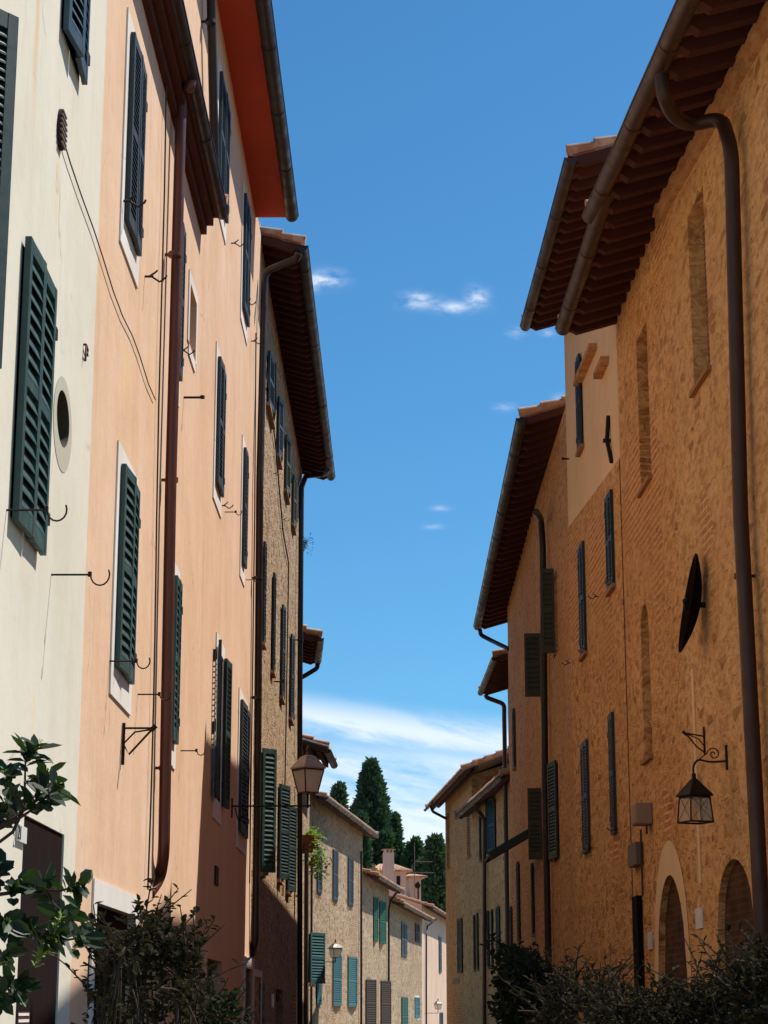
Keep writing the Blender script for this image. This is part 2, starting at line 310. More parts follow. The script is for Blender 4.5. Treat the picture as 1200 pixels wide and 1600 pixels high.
# ------------------------------------------------------------------ mesh helpers
class MB:
    def __init__(s): s.v = []; s.f = []; s.m = []; s.sm = []
    def add(s, vs, fs, mi=0, smooth=False):
        o = len(s.v); s.v += [tuple(p) for p in vs]
        for f in fs: s.f.append(tuple(i+o for i in f)); s.m.append(mi); s.sm.append(smooth)
    def quad(s, a, b, c, d, mi=0): s.add([a, b, c, d], [(0, 1, 2, 3)], mi)
    def box(s, x0, x1, y0, y1, z0, z1, mi=0, M_=None):
        vs = [Vector((x, y, z)) for z in (z0, z1) for y in (y0, y1) for x in (x0, x1)]
        if M_ is not None: vs = [M_ @ p for p in vs]
        s.add(vs, [(0, 2, 3, 1), (4, 5, 7, 6), (0, 1, 5, 4), (2, 6, 7, 3), (0, 4, 6, 2), (1, 3, 7, 5)], mi)
    def tube(s, pts, r, seg=10, mi=0, caps=True):
        pts = [Vector(p) for p in pts]; n = len(pts)
        rs = r if isinstance(r, (list, tuple)) else [r]*n
        rings = []; up = None
        for i, p in enumerate(pts):
            d = (pts[min(i+1, n-1)]-pts[max(i-1, 0)])
            if d.length < 1e-9: d = Vector((0, 0, 1))
            d.normalize()
            if up is None: up = Vector((0, 0, 1)) if abs(d.z) < .9 else Vector((1, 0, 0))
            a = d.cross(up)
            if a.length < 1e-6: a = d.orthogonal()
            a.normalize(); b = a.cross(d).normalized(); up = b
            rings.append([p+(a*math.cos(2*PI*k/seg)+b*math.sin(2*PI*k/seg))*rs[i] for k in range(seg)])
        vs = [q for R_ in rings for q in R_]; fs = []
        for i in range(n-1):
            for k in range(seg):
                k2 = (k+1) % seg; fs.append((i*seg+k, i*seg+k2, (i+1)*seg+k2, (i+1)*seg+k))
        s.add(vs, fs, mi, True)
        if caps: s.add(rings[0], [tuple(range(seg))[::-1]], mi); s.add(rings[-1], [tuple(range(seg))], mi)
    def build(s, name, mats, parent=None):
        me = bpy.data.meshes.new(name); me.from_pydata(s.v, [], s.f)
        if not isinstance(mats, (list, tuple)): mats = [mats]
        for m_ in mats: me.materials.append(m_)
        me.polygons.foreach_set('material_index', s.m); me.polygons.foreach_set('use_smooth', s.sm); me.update()
        return inst(name, me, parent)
def inst(name, me, parent=None):
    o = bpy.data.objects.new(name, me); COL.objects.link(o)
    if parent is not None: o.parent = parent
    return o
def tag(o, label=None, cat=None, group=None, kind=None):
    if label: o['label'] = label
    if cat: o['category'] = cat
    if group: o['group'] = group
    if kind: o['kind'] = kind
    return o
def empty(name, loc=(0, 0, 0), rz=0, label=None, cat=None, group=None):
    o = bpy.data.objects.new(name, None); COL.objects.link(o); o.location = loc; o.rotation_euler = (0, 0, rz); o.empty_display_size = .3
    return tag(o, label, cat, group)
def bend(pts, r=.12, n=5):
    """round the corners of a polyline"""
    pts = [Vector(p) for p in pts]; out_ = [pts[0]]
    for i in range(1, len(pts)-1):
        a, b, c = pts[i-1], pts[i], pts[i+1]
        d1 = (a-b); d2 = (c-b); q = min(r, d1.length*.45, d2.length*.45)
        p1 = b+d1.normalized()*q; p2 = b+d2.normalized()*q
        for k in range(n+1):
            t = k/n; out_.append(p1*(1-t)**2+b*2*t*(1-t)+p2*t*t)
    out_.append(pts[-1]); return out_

LEAFC = {}
def leaf_mesh(w, h, pitch, sgn, mat, mid=True, back=False):
    key = (round(w, 2), round(h, 2), round(pitch, 3), sgn, mat, back)
    if key in LEAFC: return LEAFC[key]
    w, h = key[0], key[1]
    b = MB(); st = min(.06, w*.16); t = .018
    def bx(x0, x1, y0, y1, z0, z1):
        if sgn < 0: x0, x1 = -x1, -x0
        b.box(x0, x1, y0, y1, z0, z1)
    bx(0, st, -t, t, 0, h); bx(w-st, w, -t, t, 0, h)
    rails = [(0, .10), (h-.08, h)]
    if mid: rails.append((h*.5-.035, h*.5+.035))
    for z0, z1 in rails: bx(st, w-st, -t+.002, t-.002, z0, z1)
    spans = [(.10, h*.5-.035), (h*.5+.035, h-.08)] if mid else [(.10, h-.08)]
    for z0, z1 in spans:
        k = max(1, int(round((z1-z0)/pitch))); p = (z1-z0)/k
        for i in range(k):
            zc = z0+(i+.5)*p; x0, x1 = st, w-st
            if sgn < 0: x0, x1 = -x1, -x0
            hh = p*.50; th = .005
            # slat: inner edge high, outer edge low
            pr = [(-t*.7, zc+hh), (t*.95, zc-hh+.004), (t*.95, zc-hh-2*th+.004), (-t*.7, zc+hh-2*th)]
            vs = [(x0, y, z) for y, z in pr]+[(x1, y, z) for y, z in pr]
            b.add(vs, [(0, 1, 5, 4), (1, 2, 6, 5), (2, 3, 7, 6), (3, 0, 4, 7)])
    if back:      # added dark board, painted as the shade between the louvres
        bx(st-.004, w-st+.004, -t+.0015, -t+.0045, .095, h-.075)
        b.m[-6:] = [1]*6
    me = bpy.data.meshes.new('shutter'); me.from_pydata(b.v, [], b.f); me.materials.append(M[mat]); me.materials.append(M['dark']); me.polygons.foreach_set('material_index', b.m); me.update()
    LEAFC[key] = me; return me

# ------------------------------------------------------------------ house
class House:
    def __init__(s, name, side, X0, Y0, vp, label, cat='house', group=None):
        """facade plan line through (X0,Y0) running towards vanishing point vp; side -1 left of the street, +1 right"""
        s.side = side; k = kvp(vp); d = Vector((k, 1.0, 0)).normalized()
        s.n = Vector((d.y, -d.x, 0)) if side < 0 else Vector((-d.y, d.x, 0))
        s.x = Vector((s.n.y, -s.n.x, 0))         # local x, so that x cross n = z
        s.o = Vector((X0, Y0, 0)); s.k = k
        s.e = empty(name, s.o, math.atan2(s.x.y, s.x.x), label, cat, group)
        s.holes = []
    def L(s, px, py, n=0.0):
        r = ray(px, py); c = Vector((0, 0, CAMH)); p0 = s.o+s.n*n
        t = (p0-c).dot(s.n)/r.dot(s.n); p = c+r*t
        return (p-s.o).dot(s.x), p.z
    def W(s, x, n, z): return s.o+s.x*x+s.n*n+Vector((0, 0, z))
    def rect(s, TL, BR, n=0.0):
        a, zt = s.L(*TL, n); b, zb = s.L(*BR, n)
        return min(a, b), max(a, b), min(zt, zb), max(zt, zb)
    def near(s, a, b): return b if s.side < 0 else a
    def wall(s, px0, px1, ztop, mat, z0=-.3, depth=8, slope=.32, name='wall', py=1000, py0=None, body=True):
        a = s.L(px0, py0 or py)[0] if not isinstance(px0, str) else float(px0); b = s.L(px1, py)[0] if not isinstance(px1, str) else float(px1)
        s0, s1 = min(a, b), max(a, b); s.s0, s.s1, s.ztop = s0, s1, ztop
        m = MB(); hs = [h for h in s.holes]
        xs = sorted(set([s0, s1]+[v for h in hs for v in h[0:2] if s0 < v < s1])); zs = sorted(set([z0, ztop]+[v for h in hs for v in h[2:4] if z0 < v < ztop]))
        for i in range(len(xs)-1):
            for j in range(len(zs)-1):
                cx = (xs[i]+xs[i+1])/2; cz = (zs[j]+zs[j+1])/2
                if any(h[0] < cx < h[1] and h[2] < cz < h[3] for h in hs): continue
                m.quad((xs[i+1], 0, zs[j]), (xs[i], 0, zs[j]), (xs[i], 0, zs[j+1]), (xs[i+1], 0, zs[j+1]))
        for (a, b, c, d, dp, arch) in hs:
            if b < s0 or a > s1 or dp == 0: continue
            if not arch:
                m.quad((a, 0, d), (b, 0, d), (b, -dp, d), (a, -dp, d)); zz = d
            else:
                K = 14; pts = []
                for q in range(K+1):
                    t = -1+2*q/K
                    if arch[0] == 'round': z = d-arch[1]+arch[1]*math.sqrt(max(0, 1-t*t))
                    else: z = d-arch[1]+arch[1]*math.sqrt(max(0, (1-abs(t))*(1+.75*abs(t))))
                    pts.append((a+(b-a)*(t+1)/2, z))
                for q in range(K):
                    p, r = pts[q], pts[q+1]
                    m.quad((r[0], 0, r[1]), (p[0], 0, p[1]), (p[0], 0, d), (r[0], 0, d))
                    m.quad((p[0], 0, p[1]), (r[0], 0, r[1]), (r[0], -dp, r[1]), (p[0], -dp, p[1]))
                zz = d-arch[1]
            m.quad((a, 0, c), (a, 0, zz), (a, -dp, zz), (a, -dp, c)); m.quad((b, 0, zz), (b, 0, c), (b, -dp, c), (b, -dp, zz))
            m.quad((a, 0, c), (a, -dp, c), (b, -dp, c), (b, 0, c))
        if body:
            for x in (s0, s1):
                vs = [(x, 0, z0), (x, 0, ztop), (x, -depth/2, ztop+depth/2*slope), (x, -depth, ztop), (x, -depth, z0)]
                m.add(vs, [(0, 1, 2, 3, 4) if x == s0 else (4, 3, 2, 1, 0)])
            m.quad((s0, -depth, z0), (s1, -depth, z0), (s1, -depth, ztop), (s0, -depth, ztop))
        return m.build(name, M[mat] if isinstance(mat, str) else mat, s.e)
    def roof(s, e0, e1, over, zwall=None, slope=.32, depth=8, style='rafters', gut='gut', gr=.075, sp=.42, rw=.10, rh=.13, soff=None, ext0=0, ext1=0, cornice=None, glen=None, tiles=True):
        """eave: e0,e1 = (s,z) of the gutter's lower edge at both ends"""
        (a, za), (b, zb) = sorted((e0, e1)); a -= ext0; b += ext1
        L_ = b-a
        def zt(x, n): return za+(zb-za)*(x-a)/L_+.10+(over-n)*slope       # underside of the deck
        rt = MB(); th = .035
        nin = -depth/2
        def P(x, n, dz=0): return (x, n, zt(x, n)+dz)
        # deck slab (front slope) and back slope
        for dz, fl in ((0, False), (th, True)):
            q = [P(a, over, dz), P(b, over, dz), P(b, nin, dz), P(a, nin, dz)]
            rt.quad(*(q if fl else q[::-1]))
        for x in (a, b): rt.quad(P(x, over), P(x, nin), P(x, nin, th), P(x, over, th))
        rt.quad(P(a, over), P(b, over), P(b, over, th), P(a, over, th))
        zr = zt(a, nin)+th
        rt.quad((a, nin, zt(a, nin)+th), (b, nin, zt(b, nin)+th), (b, nin*2-over, zt(b, nin)-(-nin+over)*slope), (a, nin*2-over, zt(a, nin)-(-nin+over)*slope))
        R_ = rt.build('roof', M[soff] if soff else M['lightwood'] if style == 'board' else M['deck'], s.e); s.roofo = R_
        if tiles:
            tl = MB(); pw = .21; row = .36; cols = max(2, int(L_/pw)); pw = L_/cols; seg = 6
            nr = int((over-nin+.06)/row)+1
            grid = []
            jit = [random.uniform(-.012, .012) for _ in range(cols+1)]
            for r in range(nr):
                for half in (0, 1):
                    nn_ = over+.05-(r+half*.985)*row; line = []
                    for c in range(cols*seg+1):
                        x = a+c*pw/seg; ph = (c % seg)/seg; ci = min(cols-1, c//seg)
                        hgt = .055*math.sin(PI*ph/.62) if ph < .62 else -.022*math.sin(PI*(ph-.62)/.38)
                        lift = .022*(1-half)+th+.03+jit[(ci*7+r*3) % (cols+1)]*.8
                        line.append((x, nn_, zt(x, nn_)+hgt+lift))
                    grid.append(line)
            w_ = cols*seg+1; vs = [p for ln in grid for p in ln]; fs = []
            for r in range(len(grid)-1):
                for c in range(w_-1): fs.append((r*w_+c, r*w_+c+1, (r+1)*w_+c+1, (r+1)*w_+c))
            tl.add(vs, fs)
            # front lip and verge edges give the tiles their thickness
            lip = [(p[0], p[1]-.004, p[2]-.028) for p in grid[0]]; o = grid[0]
            tl.add(o+lip, [(c, c+1, w_+c+1, w_+c) for c in range(w_-1)])
            for ci, sx in ((0, -1), (w_-1, 1)):
                for r in range(0, len(grid)-1):
                    p, q = grid[r][ci], grid[r+1][ci]
                    tl.quad(p, q, (q[0], q[1], q[2]-.07), (p[0], p[1], p[2]-.07))
                    if r % 2 == 0:
                        tl.tube([(p[0]-sx*.03, p[1]+.02, p[2]+.03), (q[0]-sx*.03, q[1], q[2]+.012)], [.075, .06], 8)
            tl.build('roof_tiles', M['tile'], R_)
        if style == 'rafters':
            cnt = max(2, int(L_/sp)); prev = None
            for i in range(cnt+1):
                x = a+.06+(L_-.12)*i/cnt; z1 = zt(x, over)
                if prev is None or abs(zb-za) > .02 or True:
                    b_ = MB(); x0, x1 = -rw/2, rw/2
                    # profile in (n, z) relative to deck at eave edge, shaped end
                    pf = [(over-.03, 0), (over-.03, -.05), (over-.09, -rh*.62), (over-.15, -rh), (-.15, -rh)]
                    if prev is None:
                        pts = [(n, (over-n)*slope+dz) for n, dz in pf]+[(-.15, (over+.15)*slope)]
                        pts = [(n, z-.003) for n, z in pts]
                        vs = [(x0, n, z) for n, z in pts]+[(x1, n, z) for n, z in pts]; K = len(pts)
                        b_.add(vs, [tuple(range(K)), tuple(range(2*K-1, K-1, -1))]+[(k, K+k, K+(k+1) % K, (k+1) % K) for k in range(K)])
                        r0 = b_.build('rafter', M['wood'], R_); prev = r0.data; r0.location = (x, 0, z1)
                    else:
                        r0 = inst('rafter', prev, R_); r0.location = (x+random.uniform(-.03, .03), 0, z1-random.uniform(0, .014)); r0.rotation_euler = (0, 0, random.uniform(-.025, .025))
        elif style == 'flat':
            f_ = MB(); z0_ = min(za, zb)
            f_.quad((a, over-.02, za+.075), (b, over-.02, zb+.075), (b, -.1, zb+.075), (a, -.1, za+.075)); 
            f_.quad((a, over-.02, za+.075), (b, over-.02, zb+.075), (b, over-.02, zb+.14), (a, over-.02, za+.14))
            for x, z in ((a, za), (b, zb)): f_.add([(x, over-.02, z+.075), (x, -.1, z+.075), (x, -.1, z+.11+over*slope), (x, over-.02, z+.14)], [(0, 1, 2, 3)])
            f_.build('soffit', M[soff or 'orange'], R_)
        elif style == 'beams':
            f_ = MB()
            for n_ in (over*.35, over*.72):
                f_.add([(a, n_-.05, zt(a, n_)-.12), (a, n_+.05, zt(a, n_)-.13), (b, n_+.05, zt(b, n_)-.13), (b, n_-.05, zt(b, n_)-.12), (a, n_-.05, zt(a, n_)-.002), (a, n_+.05, zt(a, n_)-.02), (b, n_+.05, zt(b, n_)-.02), (b, n_-.05, zt(b, n_)-.002)],
                       [(0, 1, 2, 3), (0, 4, 5, 1), (1, 5, 6, 2), (2, 6, 7, 3), (3, 7, 4, 0)])
            f_.build('purlin', M['wood'], R_)
        if gut:
            g0 = glen[0] if glen else a; g1 = glen[1] if glen else b
            s.gutter(g0, g1, za+(zb-za)*(g0-a)/L_, za+(zb-za)*(g1-a)/L_, over+gr*.2, gr, gut, R_)
        if cornice:
            c_ = MB(); zz = lambda x: zt(x, 0)-.22
            for n_, d0, d1 in ((.05, -.12, -.02), (.09, -.02, .06)):
                c_.add([(a, -.02, zz(a)+d0), (a, n_, zz(a)+d0), (b, n_, zz(b)+d0), (b, -.02, zz(b)+d0), (a, -.02, zz(a)+d1), (a, n_, zz(a)+d1), (b, n_, zz(b)+d1), (b, -.02, zz(b)+d1)],
                       [(0, 1, 2, 3), (4, 7, 6, 5), (0, 4, 5, 1), (1, 5, 6, 2), (2, 6, 7, 3)])
            k = int(L_/.16)
            c_.build('brick_cornice', M['corn'], s.e)
    def gutter(s, a, b, za, zb, n, r, mat, parent):
        g = MB(); K = 10
        def ring(x, z, rr): return [(x, n+rr*math.cos(PI+PI*k/K), z+r+rr*math.sin(PI+PI*k/K)) for k in range(K+1)]
        ns = max(2, int((b-a)/1.1)); prof = []
        for i in range(ns+1):
            t_ = i/ns; prof.append((a+(b-a)*t_, za+(zb-za)*t_+(0 if i in (0, ns) else random.uniform(-.016, .008))))
        def zprof(x):
            for (xa, z_a), (xb, z_b) in zip(prof, prof[1:]):
                if xa-1e-6 <= x <= xb+1e-6: return z_a+(z_b-z_a)*(x-xa)/(xb-xa)
            return za
        for rr, fl in ((r, 0), (r-.006, 1)):
            for (xa, z_a), (xb, z_b) in zip(prof, prof[1:]):
                A, B = ring(xa, z_a, rr), ring(xb, z_b, rr); vs = A+B
                g.add(vs, [(k, k+1, K+2+k, K+1+k) if not fl else (k+1, k, K+1+k, K+2+k) for k in range(K)], 0, True)
        for x, z in ((a, za), (b, zb)): g.add(ring(x, z, r), [tuple(range(K+1))])
        # rolled front bead, joints and straps
        g.tube([(x_, n+r, z_+r) for x_, z_ in prof], .010, 6)
        L_ = b-a; k = max(1, int(L_/1.9))
        for i in range(1, k+1):
            x = a+L_*i/(k+.5); z = zprof(x)
            A, B = ring(x-.02, z-.002, r+.005), ring(x+.02, z-.002, r+.005)
            g.add(A+B, [(q, q+1, K+2+q, K+1+q) for q in range(K)], 0, True)
            for R2 in (A, B):
                I = ring(R2[0][0], z, r-.001); g.add(R2+I, [(q, q+1, K+2+q, K+1+q) for q in range(K)])
        g.build('gutter', M[mat], parent)
    def pipe(s, pts, r, mat, name='drainpipe', rb=.14, clamps=(), n=.10):
        """pts: list of (px,py,n) or local ('l',s,n,z)"""
        P = []
        for p in pts:
            if p[0] == 'l': P.append(Vector(p[1:]))
            else: x, z = s.L(p[0], p[1], p[2]); P.append(Vector((x, p[2], z)))
        m = MB(); m.tube(bend(P, rb, 7), r, 14)
        for (px, py) in clamps:
            x, z = s.L(px, py, n); m.tube([(x, n, z-.02), (x, n, z+.02)], r+.008, 14); m.box(x-.012, x+.012, 0, n, z-.012, z+.012)
        return m.build(name, M[mat], s.e)
    def win(s, TL, BR, mat='green', pitch=.06, near=0, far=0, surround=None, sill=None, n=.0, hole=True, stays=True, single=False, mid=True, pane=True, leaves='nf', half=None, lab=None, smat='trimw', inset=None):
        a, b, c, d = s.rect(TL, BR, .035)
        an, bn = s.rect(TL, BR, .018)[:2]; af, bf = s.rect(TL, BR, .053)[:2]
        if s.side < 0: b = bn; a = min(af, b-.25)
        else: a = an; b = max(bf, a+.25)
        if hole:
            i = .035; s.holes.append((a+i, b-i, c+i, d-i, 0, None))
        w = b-a; cx = (a+b)/2; o = MB(); i = .033; A0, B0, C0, D0 = a+i, b-i, c+i, d-i
        for q_ in (((A0, .0, C0), (A0, .0, D0), (A0, -.2, D0), (A0, -.2, C0)), ((B0, .0, D0), (B0, .0, C0), (B0, -.2, C0), (B0, -.2, D0)), ((A0, .0, D0), (B0, .0, D0), (B0, -.2, D0), (A0, -.2, D0)), ((A0, .0, C0), (A0, -.2, C0), (B0, -.2, C0), (B0, .0, C0))): o.quad(*q_, 1)  # reveal faces painted near-black as the shade behind the shutters
        # the sash behind the shutters
        fr = .05
        for (x0, x1, z0, z1) in ((a+.035, a+.035+fr, c+.035, d-.035), (b-.035-fr, b-.035, c+.035, d-.035), (a+.035+fr, b-.035-fr, d-.035-fr, d-.035), (a+.035+fr, b-.035-fr, c+.035, c+.035+fr), (cx-.03, cx+.03, c+.035+fr, d-.035-fr)):
            o.box(x0, x1, -.175, -.135, z0, z1)
        wn = o.build('window', [M['brownsh'], M['dark']], s.e)
        if lab: wn['label'] = lab
        p = MB(); p.quad((a, -.165, c), (b, -.165, c), (b, -.165, d), (a, -.165, d)); p.build('pane', M['glass'], wn)
        if surround:
            u = MB(); g = surround; t0, t1 = .001, .014
            A0, B0, C0, D0 = a-g, b+g, c-g*1.6, d+g
            for (x0, x1, z0, z1) in ((A0, a+.02, C0, D0), (b-.02, B0, C0, D0), (a+.02, b-.02, d-.02, D0), (a+.02, b-.02, C0, c+.02)):
                u.box(x0, x1, t0, t1, z0, z1)
            u.build('surround', M[smat], wn)
        if sill:
            u = MB(); u.box(a-.05, b+.05, .0, .07, c-.06, c-.005); u.build('sill', M[sill], wn)
        nn_ = n+.036
        if single: lw = w
        else: lw = w/2-.004
        hn = s.near(a, b); hf = a if hn == b else b
        sn = 1 if hn == a else -1
        def leaf(hx, sg, ang, w_):
            me = leaf_mesh(w_, d-c, pitch, sg, mat, mid, ang < 60); q = inst('shutter', me, wn)
            q.location = (hx, nn_, c); q.rotation_euler = (0, 0, math.radians(ang+(random.uniform(0, 2.2) if ang < 90 else 0))*sg); return q
        if 'n' in leaves: leaf(hn, sn, near, lw)
        if 'f' in leaves and not single: leaf(hf, -sn, far, lw)
        if stays:
            for zz in (c+(d-c)*.14, c+(d-c)*.84):
                u = MB(); u.box(hf-(.07 if hf < hn else 0), hf+(.07 if hf > hn else 0), 0, .055, zz-.035, zz+.035); u.build('hinge', M['iron'], wn)
        return wn
    def niche(s, TL, BR, depth=.15, mat='brick', arch=None, sill=None, name='blind_window', hmat=None):
        a, b, c, d = s.rect(TL, BR); s.holes.append((a, b, c, d, depth, arch))
        m = MB(); m.quad((b, -depth+.002, c), (a, -depth+.002, c), (a, -depth+.002, d), (b, -depth+.002, d)); o = m.build(name, M[mat], s.e)
        if sill:
            u = MB(); u.box(a-.05, b+.05, 0, .05, c-.055, c-.004); u.build('sill', M[sill], o)
        return o
    def hook(s, px, py, ln=.3, curl=True, r=.0065, name='flag_hook'):
        x, z = s.L(px, py); m = MB(); pts = [(x, -.02, z), (x, ln, z)]
        m.tube(pts, r, 6); m.tube([(x, ln-.005, z-.012), (x, ln-.005, z+.018)], r*1.9, 6)
        if curl:
            R_ = ln*.24; K = 9
            m.tube([(x, ln+R_-R_*math.cos(PI*1.15*k/K), z-R_*1.15*math.sin(PI*1.15*k/K)) for k in range(K+1)], r*.8, 6)
        m.build(name, M['iron'], s.e)
    def dog(s, px, py, sc=1.0):
        sc *= .72
        """wrought Y-shaped shutter stay"""
        x, z = s.L(px, py); m = MB(); q = -1 if s.side < 0 else 1
        m.tube([(x, -.02, z), (x, .10*sc, z)], .014*sc, 6)
        m.tube([(x, .05*sc, z), (x+q*.02, .12*sc, z+.06*sc), (x+q*.03, .14*sc, z+.09*sc)], .012*sc, 6)
        m.tube([(x, .08*sc, z), (x+q*.03, .17*sc, z-.05*sc), (x+q*.03, .24*sc, z+.0), (x+q*.03, .25*sc, z+.03*sc)], .012*sc, 6)
        m.build('shutter_stay', M['iron'], s.e)
    def panel(s, TL, BR, t0, t1, mat, name, parent=None, lab=None):
        a, b, c, d = s.rect(TL, BR); m = MB(); m.box(a, b, t0, t1, c, d); o = m.build(name, M[mat], parent or s.e)
        if lab: o['label'] = lab
        return o
    def frame(s, TL, BR, g, mat, name='door_frame', bottom=False, t=.02):
        a, b, c, d = s.rect(TL, BR); m = MB()
        m.box(a-g, a, .001, t, c, d+g); m.box(b, b+g, .001, t, c, d+g); m.box(a, b, .001, t, d, d+g)
        if bottom: m.box(a, b, .001, t, c-g, c)
        return m.build(name, M[mat], s.e)
M['deck'] = brickmat('roof_underside_brick', (.34, .13, .075), (.44, .20, .12), (.22, .12, .08), False, .30, .16)

# ------------------------------------------------------------------ ground
g = MB(); g.quad((-600, -200, 0), (600, -200, 0), (600, 900, 0), (-600, 900, 0))
m, t, b = newmat('ground_earth', .9, .1); v = coords(t); lk(t, mix(t, noi(t, v, .2, 6), (.16, .14, .09), (.24, .21, .15)), b.inputs['Base Color'])
tag(g.build('ground', m), kind='structure')
g = MB(); g.quad((-4.0, -12, .004), (5.0, -12, .004), (14.0, 150, .004), (-5.0, 150, .004))
mp = brickmat('street_paving', (.30, .25, .19), (.38, .32, .25), (.20, .17, .13), False, .6, .35)
tag(g.build('street', mp), kind='structure')

# ================================================================== LEFT SIDE
LX = -2.1; LK = kvp(621)
def lx(Y): return LX+LK*Y
# ---- cream house
h0 = House('cream_house', -1, lx(13.1), 13.1, 621, 'cream plastered house with green louvred shutters at the left edge')
h0.win((40, 359), (72, 874), 'green', .085, near=1, far=0, stays=True)
h0.win((113, -292), (136, 144), 'blueg', .075, near=5, far=2)
# leaf swung half open at the frame's left edge
a_, z1_ = h0.L(28, 17, .35); _, z0_ = h0.L(4, 573, .35)
hx = a_+.32; h0.holes.append((hx, hx+1.1, z0_+.03, z1_-.03, .2, None))
wo = MB(); wo.box(hx, hx+1.1, -.17, -.13, z0_+.9, z0_+.95); wo = wo.build('window', M['brownsh'], h0.e)
pm = MB(); pm.quad((hx, -.165, z0_), (hx+1.1, -.165, z0_), (hx+1.1, -.165, z1_), (hx, -.165, z1_)); pm.build('pane', M['glass'], wo)
q = inst('shutter', leaf_mesh(.52, z1_-z0_, .045, -1, 'green2', True, True), wo); q.location = (hx, .0, z0_); q.rotation_euler = (0, 0, -math.radians(39))
# round opening with its grey painted ring
cx_, cz_ = h0.L(98, 655); _, zt_ = h0.L(98, 610); ry = zt_-cz_; e1_, _ = h0.L(88.5, 655); e2_, _ = h0.L(109, 655); rx = abs(e1_-e2_)/2
def ellipse_ring(cx, cz, rx0, rz0, rx1, rz1, y, K=40, dz=0):
    return [(cx+rx0*math.cos(2*PI*k/K), y, cz+rz0*math.sin(2*PI*k/K)) for k in range(K)]+[(cx+rx1*math.cos(2*PI*k/K), y, cz+dz+rz1*math.sin(2*PI*k/K)) for k in range(K)]
K = 40
h0.holes.append((cx_-rx*1.02, cx_+rx*1.02, cz_-ry*1.02, cz_+ry*1.02, .02, None))
m = MB(); R1 = [(cx_+rx*math.cos(2*PI*k/K), 0, cz_+ry*math.sin(2*PI*k/K)) for k in range(K)]
def sq(k):
    t = 2*PI*k/K; c, s_ = math.cos(t), math.sin(t); f = 1.02/max(abs(c), abs(s_)); return (cx_+rx*c*f, 0, cz_+ry*s_*f)
R2 = [sq(k) for k in range(K)]
m.add(R1+R2, [(k, (k+1) % K, K+(k+1) % K, K+k) for k in range(K)])
R3 = [(x, -.07, z) for x, _, z in R1]; m.add(R1+R3, [(k, (k+1) % K, K+(k+1) % K, K+k) for k in range(K)])
m.m[K:] = [1]*(len(m.m)-K); m.build('round_reveal', [M['white'], M['ventd']], h0.e)
m = MB(); m.add([(cx_+(rx+.02)*math.cos(2*PI*k/K), -.065, cz_+(ry+.02)*math.sin(2*PI*k/K)) for k in range(K)], [tuple(range(K))[::-1]]); m.build('opening_shade', M['ventd'], h0.e)  # shallow disc painted dark as the shade in the opening
m = MB(); v_ = ellipse_ring(cx_, cz_, rx*1.0, ry*1.0, rx*1.46, ry*1.7, .003, K, -.035); m.add(v_, [(k, (k+1) % K, K+(k+1) % K, K+k) for k in range(K)])
m.build('painted_ring', plaster('grey_ring_paint', (.46, .43, .35), (.42, .39, .31), None, .1, .1, .1), h0.e)
# vent grille, iron letter-like bracket, hooks
vx, vz = h0.L(93, 203); m = MB()
m.add([(vx+.10*math.cos(2*PI*k/24), .02, vz+.135*math.sin(2*PI*k/24)) for k in range(24)]+[(vx+.10*math.cos(2*PI*k/24), .0, vz+.135*math.sin(2*PI*k/24)) for k in range(24)],
      [tuple(range(24))[::-1]]+[(k, (k+1) % 24, 24+(k+1) % 24, 24+k) for k in range(24)])
for i in range(7):
    zz = vz-.105+i*.035; w_ = .10*math.sqrt(max(0, 1-((zz-vz)/.135)**2)); m.box(vx-w_, vx+w_, .022, .034, zz-.006, zz+.006, 1)
m.build('vent_grille', [M['iron'], M['boxg']], h0.e)
px_, pz_ = h0.L(131, 552); m = MB()
m.tube([(px_+.045, .02, pz_-.07), (px_+.035, .02, pz_+.05), (px_-.04, .02, pz_+.035), (px_-.04, .02, pz_-.005), (px_+.035, .02, pz_-.01)], .007, 6); m.tube([(px_+.035, -.01, pz_+.05), (px_+.035, .02, pz_+.05)], .008, 6)
m.build('iron_loop', M['iron'], h0.e)
h0.hook(80, 898, .24); h0.hook(10, 797, .22)
# dark doorway panel, number tile and the painted notice low down
h0.holes.append(h0.rect((38, 1272), (62, 2300))+(.02, None))
h0.panel((38, 1272), (62, 2300), -.10, -.012, 'woodd', 'door')  # near-black panel painted as the shade of an open doorway
h0.panel((25, 1288), (36, 1319), .002, .02, 'white_pl', 'number_tile')
def text(body, h, px, py, size, mat, n=.024, name='number', width=None):
    c = bpy.data.curves.new(name, 'FONT'); c.body = body; c.size = size; c.extrude = .0015; c.align_x = 'CENTER'; c.align_y = 'CENTER'
    o = bpy.data.objects.new(name+'_curve', c); COL.objects.link(o); bpy.context.view_layer.update()
    dg = bpy.context.evaluated_depsgraph_get(); me = bpy.data.meshes.new_from_object(o.evaluated_get(dg)); bpy.data.objects.remove(o)
    me.materials.append(M[mat]); q = inst(name, me, h.e); x, z = h.L(px, py, n); q.location = (x, n, z); q.rotation_euler = (PI/2, 0, PI)
    if width: q.scale = (width, 1, 1)
    return q
text('21', h0, 31, 1302, .11, 'iron')
h0.panel((30, 1581), (46, 1640), -.012, -.006, 'pipeL', 'notice')
for k in range(3):
    h0.panel((30, 1583+k*10), (46, 1587+k*10), -.006, -.002, 'trimw', 'notice_line')
# rust streaks
rs = plaster('rust_streak', (.50, .33, .14), (.46, .36, .22), None, .1, .3, .1)
h0.wall('0.0', '4.5', 12.2, 'white')
h0.roof((4.5, 12.0), (0.0, 12.0), .6, style='rafters', gut='gutd')

